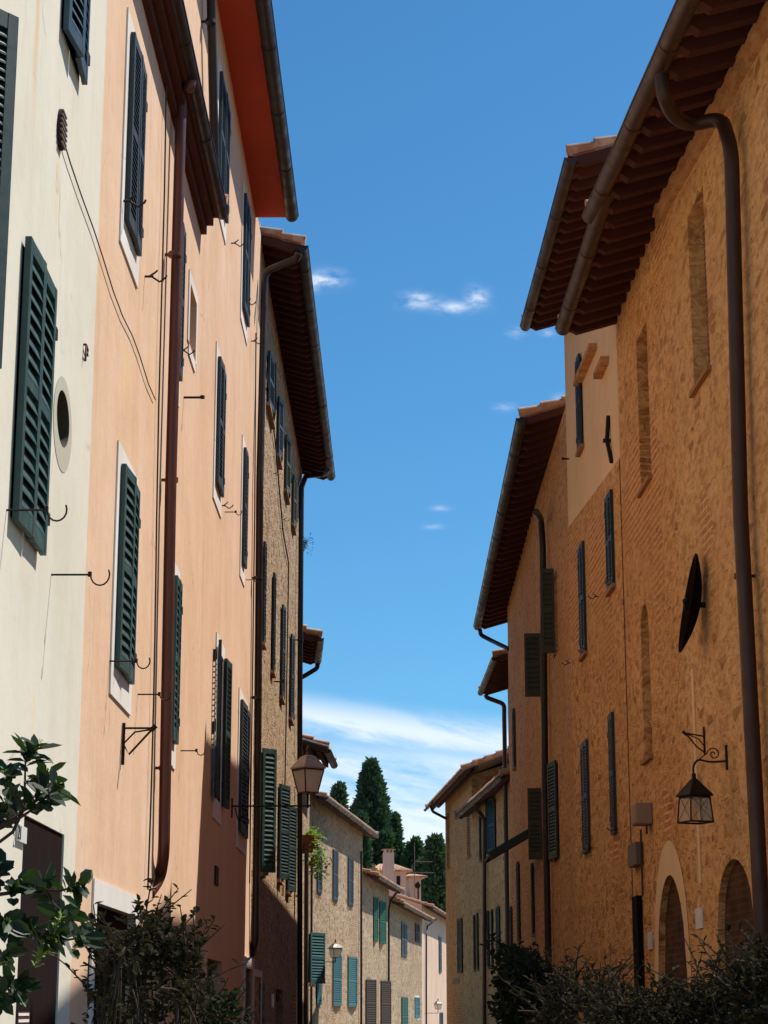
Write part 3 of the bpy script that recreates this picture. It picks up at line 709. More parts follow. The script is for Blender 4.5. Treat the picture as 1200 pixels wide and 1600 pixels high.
def stain(mat, h, items):
    t = M[mat].node_tree; b = t.nodes['Principled BSDF']; base = b.inputs['Base Color'].links[0].from_socket
    tcn = N(t, 'ShaderNodeTexCoord'); sp = N(t, 'ShaderNodeSeparateXYZ'); lk(t, tcn.outputs['Object'], sp.inputs[0])
    nz = noi(t, coords(t, (6, 6, 1.2)), 2.0, 5, .6)
    for (px, y0, y1, w, col, st) in items:
        s0, z0 = h.L(px, (y0+y1)/2); zt_ = h.L(px, y0)[1]; zb_ = h.L(px, y1)[1]
        dx = mth(t, 'DIVIDE', mth(t, 'SUBTRACT', sp.outputs[0], s0), w); g_ = mth(t, 'POWER', 2.718, mth(t, 'MULTIPLY', mth(t, 'MULTIPLY', dx, dx), -1.0))
        up = mr(t, sp.outputs[2], zb_, zb_+(zt_-zb_)*.8); dn_ = mr(t, sp.outputs[2], zt_+.02, zt_-.05)
        f = mth(t, 'MULTIPLY', mth(t, 'MULTIPLY', g_, up), mth(t, 'MULTIPLY', dn_, mth(t, 'MULTIPLY', mr(t, nz, .3, .6, .35, 1.0), st)))
        base = mix(t, f, base, col)
    lk(t, base, b.inputs['Base Color'])
stain('white', h0, [(55, -60, 260, .05, (.62, .38, .16), .95), (88, 228, 430, .03, (.66, .50, .24), .8), (93, 130, 180, .02, (.62, .40, .26), .6), (40, 900, 1150, .12, (.56, .50, .38), .3), (120, 100, 600, .10, (.64, .58, .44), .35), (52, 1080, 1180, .04, (.72, .56, .25), .7)])
# ---- peach house, lower roof
SPL = 20.9           # depth of the joint between the two peach houses
h1 = House('peach_house', -1, lx(13.1), 13.1, 621, 'peach plastered house with lower dark eave beside the cream one')
SU = .14
h1.win((205, 39), (221, 410), 'slate', .048, surround=SU)
h1.win((190, 717), (210, 1074), 'green', .078, near=3, surround=SU)
h1.win((277, 325), (285, 604), 'slate', .055, surround=SU)
h1.win((272, 893), (279, 1167), 'green', .07, surround=SU)
o_ = h1.niche((296, 442), (303.5, 567), .22, 'woodd', name='small_window')
h1.frame((296, 442), (303.5, 567), .11, 'trimw', 'surround', True, .014)
h1.hook(171, 1033, .20); h1.hook(215, 1085, .18); h1.hook(287, 621, .19, False, .012); h1.hook(282, 1173, .16)
h1.dog(226, 432); h1.dog(190, 314); h1.dog(280, 548, .8)
# lamp-less triangular bracket
bx_, bz_ = h1.L(190, 1150); m = MB()
m.tube([(bx_, .015, bz_+.10), (bx_, .015, bz_-.22)], .013, 6); m.tube([(bx_, .01, bz_+.06), (bx_, .24, bz_+.06)], .009, 6)
m.tube([(bx_, .24, bz_+.06), (bx_, .06, bz_-.14), (bx_, .015, bz_-.06)], .009, 6); m.tube([(bx_, .23, bz_+.05), (bx_, .10, bz_+.03), (bx_, .015, bz_-.06)], .007, 6)
m.tube([(bx_, .22, bz_+.04), (bx_, .26, bz_+.08)], .02, 6)
m.build('iron_bracket', M['iron'], h1.e)
h1.holes.append(h1.rect((148, 1410), (186, 2200))+(.06, None)); h1.frame((148, 1410), (186, 2200), .155, 'trimw', t=.018)
h1.panel((148, 1408), (186, 2200), -.12, -.05, 'woodd', 'door')
h1.wall('0.0', str(-(SPL-13.1)), 10.25, 'peach', py=700)
ez = h1.L(350, 322, .27); ps = h1.L(309, 92, .27)[0]
h1.pipe([('l', ps, .21, ez[1]+.02), ('l', ps, .20, ez[1]-.06), (284, 124, .09), (267, 750, .09), (256, 1335, .09), (250, 1372, .03), (233, 1396, -.03)], .052, 'pipeL', clamps=((273, 398), (268, 750), (259, 1200)), n=.09)
ez = h1.L(350, 322, .27)
h1.roof((0.0, ez[1]), (-(20.0-13.1)-.05, ez[1]), .20, style='flat', soff='wood', gut='gutd', gr=.068, slope=.30)
# moulded timber cornice under that eave
m = MB(); s0_, s1_ = -(20.0-13.1), 0.0
for n_, d0, d1 in ((.19, .0, .07), (.13, -.09, .0), (.06, -.19, -.09)): m.box(s0_, s1_, -.05, n_, ez[1]+d0, ez[1]+d1)
m.build('eave_moulding', M['wood'], h1.e)

# ---- taller peach house with the orange soffit
h2 = House('tall_peach_house', -1, lx(SPL), SPL, 621, 'tall peach house with orange painted soffit and open dark shutters')
h2.win((344, 100), (357, 359), 'slate', .055, surround=SU); h2.win((382, 292), (390, 520), 'slate', .055, surround=SU)
h2.win((341, 549), (350, 784), 'slate', .055, surround=SU); h2.win((381, 692), (386, 895), 'slate', .055, surround=SU)
h2.win((341, 1005), (350.5, 1262), 'green2', .065, near=174, far=176, surround=SU); h2.win((376, 1089), (388, 1313), 'slate', .055, surround=SU)
h2.dog(361, 380, .9); h2.dog(381, 472, .9); h2.dog(392, 533, .9); h2.dog(345, 790, .8)
h2.hook(351, 800, .14); h2.hook(384, 906, .12)
h2.holes.append(h2.rect((320, 1497), (334, 2000))+(.08, None)); h2.frame((320, 1497), (334, 2000), .13, 'peach', t=.03)
h2.panel((320, 1495), (334, 2000), -.12, -.07, 'green2', 'door')
h2.holes.append(h2.rect((381, 1512), (387, 1900))+(.25, None)); h2.frame((381, 1512), (387, 1900), .15, 'trimw', t=.03)
h2.panel((381, 1510), (387, 1900), -.3, -.245, 'woodd', 'door')
h2.panel((335, 1352), (339, 1385), .001, .02, 'iron', 'vent_slot')
h2.panel((295, 1337), (297, 1367), .002, .012, 'trimw', 'vent_slot') if False else None
stain('peach', h1, [(197, 540, 680, .25, (.70, .50, .22), .5), (150, 700, 1300, .15, (.62, .36, .22), .35), (236, 480, 900, .22, (.70, .52, .33), .4), (170, 1200, 1400, .3, (.62, .38, .22), .4)])
eY = planeY(LX, 0, LK, 399, 335)
zs_ = h2.L(399, 335)[1]
send = h2.L(402, 760)[0]
h2.wall('0.0', str(send), zs_+.16, 'peach2', z0=-.3)
zg = h2.L(462, 345, .60)[1]
UP = 5.0
m = MB(); m.quad((UP, 0, 10.0), (0, 0, 10.0), (0, 0, zs_+.16), (UP, 0, zs_+.16)) if False else m.add([(UP, 0, 10.26), (0, 0, 10.26), (0, 0, zs_+.16), (UP, 0, zs_+.16), (UP, -6, 10.26), (UP, -6, zs_+.16)], [(0, 1, 2, 3), (4, 0, 3, 5)])
m.build('upper_wall', M['peach2'], h2.e)
h2.roof((UP, zg), (h2.L(399, 335)[0]-.1, zg), .52, style='flat', soff='orange', gut='gutd', gr=.095, slope=.25)
h2.pipe([(325, -300, .10), (331, 60, .10), (336, 275, .10)], .05, 'gutd', clamps=((329, 34),), n=.10)
h2.panel((391, 1500), (392, 1501), 0, .01, 'iron', 'nail') if False else None

# ---- left stone house
h3 = House('stone_house', -1, lx(0)+LK*h2.o.y+0, h2.o.y, 621, 'tan rubble stone house with deep dark eave behind the peach houses')
h3.o = h2.o.copy(); h3.e.location = h3.o
far3 = h3.L(469.5, 1000)[0]
for TL, BR, mt, an in [((419, 540), (428.5, 672), 'slate', 3), ((434, 612), (440, 735), 'slate', 5), ((446, 672), (452, 790), 'olive', 4), ((457, 735), (462, 838), 'olive', 4)]:
    h3.win(TL, BR, mt, .06, near=an, far=4, stays=False, sill='sill')
for TL, BR in [((411.5, 840), (415, 1014)), ((426.5, 889), (430, 1058)), ((440, 939), (444.5, 1100)), ((454, 985), (458.5, 1133))]:
    h3.win(TL, BR, 'slate', .06, near=3, far=3, sill='sill')
h3.win((409, 1165), (413.5, 1368), 'green', .075, near=40, far=172, stays=False, sill='sill', mid=False)
h3.win((436, 1222), (442, 1380), 'green2', .06, near=16, far=4, stays=False, sill='sillb')
h3.win((449, 1256), (455, 1398), 'green2', .06, near=12, far=4, stays=False, sill='sillb')
h3.hook(428, 1065, .16, False, .015); h3.dog(427, 740, .7); h3.dog(441, 812, .7)
h3.frame((396, 1525), (402, 1900), .10, 'trimw', 'door_frame')
h3.holes.append(h3.rect((405, 1535), (409, 1900))+(.25, None)); h3.panel((405, 1533), (409, 1900), -.3, -.245, 'woodd', 'door')
h3.holes.append(h3.rect((431, 1545), (438, 1900))+(.25, None)); h3.panel((431, 1543), (438, 1900), -.3, -.245, 'woodd', 'door')
h3.panel((424, 1553), (426, 1574), .002, .02, 'white_pl', 'street_plate')
z3 = (h3.L(469, 385, .65)[1]+h3.L(519, 742, .65)[1])/2
h3.roof((send+.02, z3), (far3-.1, z3), .62, style='rafters', gut='gutd', gr=.09, sp=.34, slope=.30, cornice=None)
h3.wall(str(send), str(far3), z3+.28, 'stoneL')
h3.pipe([(466, 396, .62), (464, 404, .60), (414, 424, .10), (406, 750, .10), (402, 1250, .10), (399, 1470, .08), (393, 1490, .0)], .055, 'gutd', clamps=((404, 903), (402, 1090)), n=.10)
h3.pipe([(511, 734, .62), (509, 741, .58), (478, 744, .10), (471, 762, .10), (468.5, 1100, .10), (468.5, 1800, .10)], .055, 'gutd', clamps=((469, 1000), (468, 1230), (468, 1400)), n=.10)

# ---- two houses half hidden behind the stone house
h4 = House('narrow_brown_house', -1, -2.05, 43.9, 440, 'house showing only a short dark tiled eave beyond the stone house')
zc = h4.L(494, 1046, .6)[1]
h4.wall('0.0', '-6.0', zc+.3, 'stoneL', depth=6)
h4.roof((0.0, zc-.1), (-3.2, zc-.1), .6, gut='gutd', gr=.08, slope=.3, depth=6)
h4.pipe([('l', -3.0, .62, zc-.08), ('l', -3.0, .6, zc-.2), ('l', -3.0, .25, zc-.42), ('l', -3.0, -.2, zc-.6)], .055, 'gutd', clamps=(), n=.1)
YL5 = 45.5
h5 = House('shaded_corner_house', -1, -1.93, YL5, 700, 'shaded stone house with curved gutter behind the near street lamp')
zc5 = h5.L(513, 1185, .6)[1]
h5.holes.clear()
h5.win((484, 1456), (492, 1538), 'teal', .07, near=22, far=3, stays=False, sill='sill')
h5.wall('0.0', '-3.4', zc5+.25, 'stoneF', depth=7)
h5.roof((0.0, zc5), (-3.0, zc5), .6, gut='gutd', gr=.09, slope=.35, depth=7, style='beams')
m = MB(); p0 = (.1, .65, zc5+.09); m.tube([p0, (.12, -.5, zc5+.42), (.12, -2.0, zc5+.95)], .09, 10); m.build('side_gutter', M['gutd'], h5.e)
h5.pipe([(479, 1310, .1), (478, 1500, .1), (478, 1700, .1)], .05, 'gut', clamps=())

# ---- far left row, street bends right
def row(name, X0, Y0, vp, label): return House(name, -1, X0, Y0, vp, label)
Y6 = 67.5; X6 = -2.48
h6 = row('teal_shuttered_house', X6, Y6, 950, 'two storey pale stone house with three teal shuttered windows in a row')
for TL, BR in [((495.5, 1322), (503.5, 1397)), ((520, 1326), (528.5, 1409)), ((543.5, 1338), (552.5, 1417))]:
    h6.win(TL, BR, 'bluef', .07, near=2, far=2, surround=.09, smat='sill')
h6.win((495, 1478), (503, 1570), 'teal', .07, near=4, stays=False)
for TL, BR in [((520, 1490), (534, 1572)), ((543.5, 1494), (558.5, 1573))]:
    h6.win(TL, BR, 'teal', .075, near=5, far=5, stays=False, surround=.09, smat='sill')
f6 = h6.L(566.5, 1400)[0]
z6 = (h6.L(503, 1236, .55)[1]+h6.L(587, 1316, .55)[1])/2
h6.wall('0.6', str(f6), z6+.28, 'stoneF', depth=8)
h6.roof((.3, z6), (f6-.45, z6), .52, gut='gutd', gr=.09, style='beams', soff='lightwood', slope=.3)
h6.pipe([(564.5, 1330, .1), (564.5, 1700, .1)], .045, 'gut')
h6.pipe([(487, 1340, .08), (486, 1700, .08)], .04, 'gut')
P6 = h6.W(f6, 0, 0)
h7 = row('green_shuttered_house', P6.x, P6.y, 930, 'pale stone house with open bright green shutters below a tiled eave')
h7.win((583.5, 1401), (588, 1472), 'greenF', .07, near=20, far=14, stays=False, sill='sillb', surround=None)
h7.win((593, 1408), (598.5, 1476), 'greenF', .07, near=20, far=14, stays=False, sill='sillb')
h7.win((571.5, 1530), (582, 1606), 'brownsh', .09, near=14, far=14, stays=False); h7.win((595, 1532), (605, 1606), 'brownsh', .09, near=14, far=14, stays=False)
f7 = h7.L(608, 1450)[0]
z7 = h7.L(600, 1378, .65)[1]
h7.wall('0.0', str(f7), z7+.25, 'stoneF', depth=7)
h7.roof((.0, z7), (f7-.2, z7), .62, gut='gut', gr=.08, style='beams', soff='lightwood', slope=.3, depth=7)
h7.pipe([(619, 1395, .45), (611, 1407, .2), (607.5, 1420, .1), (607.5, 1700, .1)], .05, 'gutd')
P7 = h7.W(f7, 0, 0)
h8 = row('low_stone_house', P7.x, P7.y, 930, 'lower stone house with long pale tiled roof and one teal window')
h8.win((627, 1440), (636.5, 1496), 'slate', .07, stays=False, surround=.08, smat='sill'); h8.win((648.5, 1442), (656, 1474), 'brownsh', .07, stays=False)
h8.win((627.5, 1558), (638, 1620), 'greenF', .07, near=4, stays=False)
h8.win((648, 1558), (656.5, 1590), 'teal', .07, stays=False, surround=.08)
f8 = h8.L(659, 1450)[0]; z8 = h8.L(640, 1421, .65)[1]
h8.wall('0.0', str(f8), z8+.22, 'stoneF', depth=7)
h8.roof((.0, z8), (f8-.4, z8), .62, gut='gut', gr=.08, style='beams', soff='lightwood', slope=.34, depth=8)
P8 = h8.W(f8, 0, 0)
h9 = row('pale_pink_house', P8.x, P8.y, 930, 'narrow pale pink plastered house at the far end of the left row')
h9.win((685.5, 1463), (690.5, 1520), 'slate', .07, stays=False); h9.win((687, 1582), (693, 1640), 'slate', .07, stays=False)
f9 = h9.L(705, 1450)[0]; z9 = h9.L(680, 1423, .6)[1]
h9.wall('0.0', str(f9), z9+.25, 'pink', depth=7)
h9.roof((.0, z9), (f9, z9), .6, gut='gut', gr=.08, style='beams', soff='lightwood', slope=.3, depth=7)
h9.pipe([(682, 1437, .45), (668, 1447, .12), (666, 1460, .1), (666, 1700, .1)], .05, 'gutd')

# roofs, chimneys and the roof terrace house behind the far row
def chimney(px, pyt, pyb, wpx, Y, parent, n=0, vents=True, mat='pink'):
    p = at(px, pyb, Y); q = at(px, pyt, Y); w = wpx/F*Y*1.0; m = MB()
    m.box(-w/2, w/2, -w*.4, w*.4, 0, q.z-p.z-.18)
    for i in (-1, 0, 1): m.box(i*w*.4-.03-(.02*i), i*w*.4+.03-(.02*i), -w*.38, w*.38, q.z-p.z-.18, q.z-p.z-.04)
    m.box(-w*.62, w*.62, -w*.52, w*.52, q.z-p.z-.04, q.z-p.z, 1)
    o = m.build('chimney', [M[mat], M['tile']], None); o.parent = parent
    Mi = Matrix.Translation(parent.location) @ Matrix.Rotation(parent.rotation_euler.z, 4, 'Z')
    o.location = Mi.inverted() @ p; o.rotation_euler = (0, 0, -parent.rotation_euler.z+.25); return o
chimney(607, 1327, 1400, 15, 104, h8.e)
hb = empty('rooftop_house', (at(611, 1400, 116).x, 116, 0), .15, 'small pink house with hipped tiled roof rising behind the tall chimney', 'house')
def behind_house(e, px0, px1, pyt, pye, pyb, Y, mat, roofp):
    w = (px1-px0)/F*Y; zt_ = at(600, pye, Y).z-e.location.z; zr_ = at(600, pyt, Y).z-e.location.z
    m = MB(); m.box(-w/2, w/2, -.1, 3.5, 0, zt_); wl = m.build('wall', M[mat], e)
    r = MB(); o = .3; A = [(-w/2-o, -.4, zt_), (w/2+o, -.4, zt_), (w/2+o, 3.9, zt_), (-w/2-o, 3.9, zt_)]; B = [(-w/4, 1.6, zr_), (w/4, 1.6, zr_)]
    r.add(A+B, [(0, 1, 5, 4), (1, 2, 5), (2, 3, 4, 5), (3, 0, 4), (3, 2, 1, 0)]); 
    K = 14
    for i in range(K+1):
        x = -w/2-o+(w+2*o)*i/K; tx = max(-w/4, min(w/4, x*.5)); r.tube([(x, -.42, zt_+.03), (tx, 1.6, zr_+.03)], .06, 6)
    r.build('roof', M['tile'], e)
    d = MB(); d.box(w*.18, w*.30, -.13, -.09, zt_-1.3, zt_-.25); d.build('window', M['dark'], e)
behind_house(hb, 588, 634, 1349, 1362, 1400, 116, 'pink', None)
hb2 = empty('stair_turret', (at(649, 1400, 121).x, 121, 0), .1, 'little pink roof turret with tiled cap right of the chimney house', 'turret')
behind_house(hb2, 641, 658, 1365, 1371, 1400, 121, 'pink', None)
d = MB(); w_ = 3*121/F
for z_ in (1384,): 
    zz = at(600, z_, 121).z; d.tube([(.12, -.14, zz), (.12, -.09, zz)], .17, 14)
d.build('round_opening', M['dark'], hb2)
hb3 = empty('far_chimney', (at(584, 1400, 110).x, 110, at(584, 1380, 110).z), 0, 'small grey chimney just beyond the teal shuttered roof', 'chimney')
m = MB(); m.box(-.15, .15, -.15, .15, -3.5, .75); m.box(-.2, .2, -.2, .2, .75, .81); m.tube([(0, 0, .81), (0, 0, 1.0)], .11, 10); m.build('stack', M['sill'], hb3)
# television aerial
an = empty('television_aerial', (at(648, 1400, 118).x, 118, at(648, 1372, 118).z), 0, 'thin television aerial with two long booms against the dark trees', 'aerial')
m = MB(); hh = at(648, 1316, 118).z-an.location.z; m.tube([(0, 0, -1.2), (0, 0, hh)], .024, 6); m.build('mast', M['boxg'], an)
for py_, x0, x1 in ((1346, -.0, 1.05), (1363, -.6, 1.15)):
    zz = at(648, py_, 118).z-an.location.z; m = MB(); m.tube([(x0, 0, zz), (x1, .1, zz-.02)], .02, 6)
    for i in range(8): xx = x0+(x1-x0)*i/7; m.tube([(xx, -.25, zz), (xx, .25, zz)], .008, 5)
    m.build('boom', M['boxg'], an)

# ================================================================== RIGHT SIDE
RK = kvp(530); RX = 3.57
yB = planeY(RX, 0, RK, 1060, 850)
xB = RX+RK*yB
# ---- nearest right house
r1 = House('drainpipe_stone_house', 1, xB, yB, 475, 'nearest ochre stone house with wide eave, thick drainpipe and arched doorways')
r1.niche((1074, 340), (1110, 572), .16, 'brick', sill='sillb')
r1.niche((1117, 1352), (1204, 2000), .07, 'brickd', ('round', .62), name='arched_recess')
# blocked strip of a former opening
r1.panel((1081, 1047), (1097, 1380), .002, .012, 'plR', 'plaster_patch')
r1.panel((1089, 1420), (1100, 1450), .004, .02, 'white_pl', 'wall_plate')
nearS = r1.L(1240, 900)[0]-1.6
gA0 = r1.L(1067, 0, .87); gA1 = r1.L(915, 340, .87); print('gA', gA0, gA1); gz = lambda x: gA0[1]+(gA1[1]-gA0[1])*(x-gA0[0])/(gA1[0]-gA0[0]); zA = gz((nearS)/2)
endA = r1.L(1030, 333)[0]
r1.wall('0.0', str(nearS), zA+.40, 'stoneR2')
r1.roof((nearS, gz(nearS)), (endA, gz(endA)), .76, gut='gut', gr=.095, sp=.46, rw=.13, rh=.16, slope=.30, cornice=True)
r1.pipe([(1034, 118, .77), (1037, 150, .76), (1052, 182, .62), (1078, 196, .42), (1128, 184, .14), (1143, 235, .12), (1157, 800, .12), (1191, 1450, .12), (1200, 1800, .12)], .068, 'gut', clamps=((1160, 900),), n=.11, rb=.16)

# ---- second right house
r2 = House('ochre_stone_house', 1, xB, yB, 530, 'ochre rubble house with bricked up windows and small green shutters')
r2.niche((994, 535), (1018, 742), .14, 'brick', sill='sillb')
r2.niche((1000, 952), (1020, 1178), .14, 'brick', ('round', .34), sill='sillb')
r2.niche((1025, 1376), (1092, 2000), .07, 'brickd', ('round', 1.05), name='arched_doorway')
r2.win((944, 785), (961, 908), 'green2', .05, sill='sillb', surround=.03, smat='sill'); r2.win((902, 862), (917, 1014), 'slate', .05, sill='sillb', surround=.03, smat='sill')
r2.win((949, 1121), (964, 1300), 'slate', .045, surround=.05, smat='sill'); r2.win((906, 1167), (923, 1328), 'slate', .045, surround=.05, smat='sill')
r2.dog(963, 910, .8); r2.dog(919, 1016, .8); r2.dog(936, 932, .8); r2.dog(893, 1036, .8); r2.dog(967, 1295, .8); r2.dog(927, 1325, .8)
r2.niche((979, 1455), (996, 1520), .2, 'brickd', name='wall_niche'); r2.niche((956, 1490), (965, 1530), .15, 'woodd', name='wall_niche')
r2.frame((956, 1490), (965, 1530), .05, 'sill', 'niche_frame')
r2.panel((996, 1402), (1010, 1600), .01, .07, 'woodd', 'pipe_casing')
r2.panel((992, 1322), (1006, 1350), .0, .09, 'boxg', 'meter_cap')
r2.panel((1014, 1457), (1021, 1483), .004, .02, 'white_pl', 'wall_plate')
m = MB(); x_, z_ = r2.L(1005, 1296); x2_, z2_ = r2.L(1004, 1402); m.tube([(x_, .03, z_), (x_, .03, z2_)], .012, 6); m.build('conduit', M['cable'], r2.e)
sA2, _ = r2.L(963, 523); zB = (r2.L(913, 410, .70)[1]+r2.L(880, 535, .70)[1])/2
# smooth render round the arched doorway
a, b_, c, d = r2.rect((1025, 1376), (1092, 2000)); m = MB(); K = 16; A = []; B = []
for q in range(K+1):
    t_ = -1+2*q/K; w2 = (b_-a)/2; cx = (a+b_)/2
    A.append((cx+w2*t_, .006, d-1.05+1.05*math.sqrt(max(0, 1-t_*t_)))); B.append((cx+w2*1.25*t_, .006, d-.95+1.32*math.sqrt(max(0, 1-t_*t_))))
m.add(A+B, [(q, q+1, K+2+q, K+1+q) for q in range(K)]); 
m.quad((a, .006, d-1.05), (a-w2*.25, .006, d-.95), (a-w2*.25, .006, .0), (a, .006, .0)); m.quad((b_, .006, d-1.05), (b_+w2*.25, .006, d-.95), (b_+w2*.25, .006, 0), (b_, .006, 0))
m.build('arch_render', M['plR'], r2.e)
r2.wall('0.0', str(sA2), zB+.30, 'stoneR')
r2.roof((.32, zB), (sA2, zB), .68, gut='gut', gr=.095, sp=.38, rw=.11, rh=.14, slope=.30, glen=(-.5, sA2))

# ---- taller plastered house peeping above
P = r2.W(sA2, 0, 0)
r3 = House('half_plastered_house', 1, P.x, P.y, 530, 'taller house with smooth ochre plaster upper wall and narrow shutter')
sE, _ = r3.L(884, 640)
r3.win((898, 572), (910.5, 690), 'green2', .045, sill='sillb'); r3.hook(889, 717, .1, False, .014)
c0 = r3.L(893, 268, .62); c1 = r3.L(822, 503, .62); zC = (c0[1]+c1[1])/2
# plaster on top, bare stone below a sloping edge
a1, za1 = r3.L(962, 730); a2, za2 = r3.L(890, 822)
r3.wall('0.0', str(sE), zC+.24, 'plR')
st = MB(); st.add([(0, .012, -.3), (sE, .012, -.3), (sE, .012, za2), (0, .012, za1), (0, 0, za1+.01), (sE, 0, za2+.01), (sE, 0, -.3)], [(1, 0, 3, 2), (3, 4, 5, 2), (1, 2, 5, 6)]); st.build('stone_base', M['stoneR'], r3.e)
r3.roof((c0[0], zC), (sE+.05, zC), .60, gut='gut', gr=.085, sp=.38, rw=.11, rh=.14, slope=.30)
for TL, BR in (((906, 560), (919, 590)),):
    pass
# little brick drip ledges stepping down the plaster
def ledge(h, p, q, name='brick_ledge'):
    (a, za), (b, zb) = h.L(*p), h.L(*q); m = MB(); k = 5
    for i in range(k):
        t = i/k; x0 = a+(b-a)*t; x1 = a+(b-a)*(t+.85/k); z = za+(zb-za)*(t+.4/k); m.box(min(x0, x1), max(x0, x1), 0, .12, z-.05, z+.03)
    m.build(name, M['corn'], h.e)
ledge(r3, (933, 540), (907, 600)); ledge(r3, (952, 560), (940, 588))
m = MB(); x_, z_ = r3.L(953, 650); x2, z2 = r3.L(958, 722); m.tube([(x_, .02, z_), (x_-.01, .05, (z_+z2)/2), (x2, .02, z2)], .03, 6); m.tube([(x_, -.02, (z_+z2)/2), (x_, .1, (z_+z2)/2)], .03, 6); m.build('iron_anchor', M['iron'], r3.e)

# ---- house beyond, with the long dark gutter
P = r3.W(sE, 0, 0)
r4 = House('long_eave_house', 1, P.x, P.y, 592, 'brown stone house with long dark gutter and odd open shutters')
e4, _ = r4.L(795, 1100)
d0 = r4.L(816, 662, .62); d1 = r4.L(746, 985, .62); print('r4', d0, d1, e4)
r4.win((870, 893), (876, 1028), 'olive', .12, near=100, far=0, stays=False, leaves='f', hole=False) if False else None
def open_leaf(h, TLpx, BRpx, mat, pitch=.1, ang=86, lab=None):
    """leaf standing out from the wall: hinge edge is the near (right) edge"""
    xh, zt_ = h.L(BRpx[0], TLpx[1]); _, zb_ = h.L(*BRpx)
    best = .4
    Wp = h.W(xh, .0, zt_)
    # leaf width from its pixel width
    w = (BRpx[0]-TLpx[0])/F*Wp.y/abs(math.sin(math.radians(ang)))
    b = MB(); c = zb_; d = zt_; b.box(xh, xh+.95, -.17, -.13, c, c+.05); b.box(xh, xh+.95, -.17, -.13, d-.05, d); b.box(xh, xh+.05, -.17, -.13, c+.05, d-.05); b.box(xh+.9, xh+.95, -.17, -.13, c+.05, d-.05)
    wn = b.build('window', M['brownsh'], h.e)
    p = MB(); p.quad((xh, -.165, c), (xh+.95, -.165, c), (xh+.95, -.165, d), (xh, -.165, d)); p.build('pane', M['glass'], wn)
    h.holes.append((xh+.02, xh+.93, c+.02, d-.02, .2, None))
    q = inst('shutter', leaf_mesh(w, d-c, pitch, 1, mat), wn); q.location = (xh, .04, c); q.rotation_euler = (0, 0, math.radians(ang))
    if lab: q['label'] = lab
    return wn
open_leaf(r4, (848, 888), (869, 1026), 'olive', .085)
open_leaf(r4, (822, 990), (848, 1092), 'olive', .085)
r4.win((822.5, 1085), (829, 1158), 'slate', .06, stays=False, sill='sill') if False else None
open_leaf(r4, (828, 1231), (849, 1345), 'olive', .075)
r4.win((800.5, 1112), (805.5, 1196), 'slate', .06, stays=False, sill='sill', near=8)
r4.win((858, 1202), (873, 1338), 'green2', .055, near=8, far=6, stays=False)
r4.win((806, 1350), (813, 1470), 'slate', .05, stays=False, sill='sill'); r4.win((829.5, 1350), (835, 1458), 'green2', .05, stays=False, sill='sill')
r4.win((796, 1418), (801, 1500), 'green2', .05, near=8, far=4, stays=False)
# propped-out awning shutter
xa, za_ = r4.L(846, 1290); xb_, zb_ = r4.L(812, 1345, .55)
m = MB(); w_ = .95
aw = empty('awning_shutter', (0, 0, 0)); aw.parent = r4.e; aw.location = (xa, .05, za_)
def slatpanel(wd, ln, mat):
    b = MB(); b.box(0, .05, -ln, 0, -.05, .05); b.box(wd-.05, wd, -ln, 0, -.05, .05); b.box(.05, wd-.05, -.06, 0, -.018, .018); b.box(.05, wd-.05, -ln, -ln+.06, -.018, .018)
    k = int(ln/.07)
    for i in range(k): y = -.06-(ln-.12)*(i+.5)/k; b.box(.05, wd-.05, y-.010, y+.010, -.045, .045)
    return b
q = slatpanel(1.7, 1.05, 'green2').build('panel', M['green2'], aw); q.rotation_euler = (-math.radians(132), 0, 0)
q.rotation_euler = (math.radians(180-30), 0, 0)
r4.wall('0.0', str(e4), (d0[1]+d1[1])/2+.26, 'stoneR3')
r4.roof((d0[0], d0[1]), (max(d1[0], e4+.1), d1[1]), .60, gut='gutd', gr=.095, sp=.46, rw=.12, rh=.12, slope=.30)
r4.pipe([(838, 800, .30), (845, 812, .12), (848, 850, .10), (852, 1250, .10), (857, 1500, .10), (860, 1700, .1)], .058, 'gutd', clamps=(), n=.1)
r4.pipe([(750, 984, .62), (751, 992, .60), (766, 1000, .38), (795, 1014, .0)], .05, 'gutd')
r4.holes.clear()
# ---- short eave set back
r5 = House('set_back_house', 1, 3.41, 47.7, 552, 'set back house showing only a short gutter past the long one')
e5 = 5.3
zE = (r5.L(774, 1030, .72)[1]+r5.L(747, 1097, .72)[1])/2
r5.wall('0.0', str(e5), zE+.26, 'stoneR3', depth=6)
r5.roof((0, zE), (e5+.2, zE), .70, gut='gut', gr=.08, sp=.36, depth=6, slope=.3)
r5.pipe([('l', e5+.0, .60, zE), ('l', e5+.0, .56, zE-.08), ('l', e5+.0, .10, zE-.25), ('l', e5+.02, .10, zE-.5), ('l', e5+.02, .10, -.2)], .06, 'gut')
# ---- far right pair
r6 = House('shuttered_ochre_house', 1, 3.51, 52.8, 375, 'far ochre stone house with brown canopy roof and dark open shutters')
for TL, BR, n_, f_ in [((749, 1276), (752, 1343), 4, 4), ((763, 1256), (775, 1330), 10, 14), ((740.5, 1430), (743, 1515), 3, 3), ((745, 1427), (748, 1514), 3, 3), ((760, 1424), (765, 1511), 3, 3), ((767, 1421), (771, 1510), 3, 3), ((774, 1418), (782, 1508), 3, 3)]:
    r6.win(TL, BR, 'green2', .08, near=n_, far=f_, stays=False, sill='sill')
e6, _ = r6.L(739, 1400)
z6r = r6.L(735, 1262, .5)[1]
r6.wall('-1.0', str(e6), z6r+.32, 'stoneF2', depth=7)
r6.roof((-1.0, z6r), (e6, z6r), .50, gut='gutd', gr=.06, style='beams', slope=.36, depth=5)
r6.pipe([(741, 1264, .5), (747, 1266, .3), (757, 1280, .1), (757, 1700, .1)], .06, 'gut')
P = r6.W(e6, 0, 0)
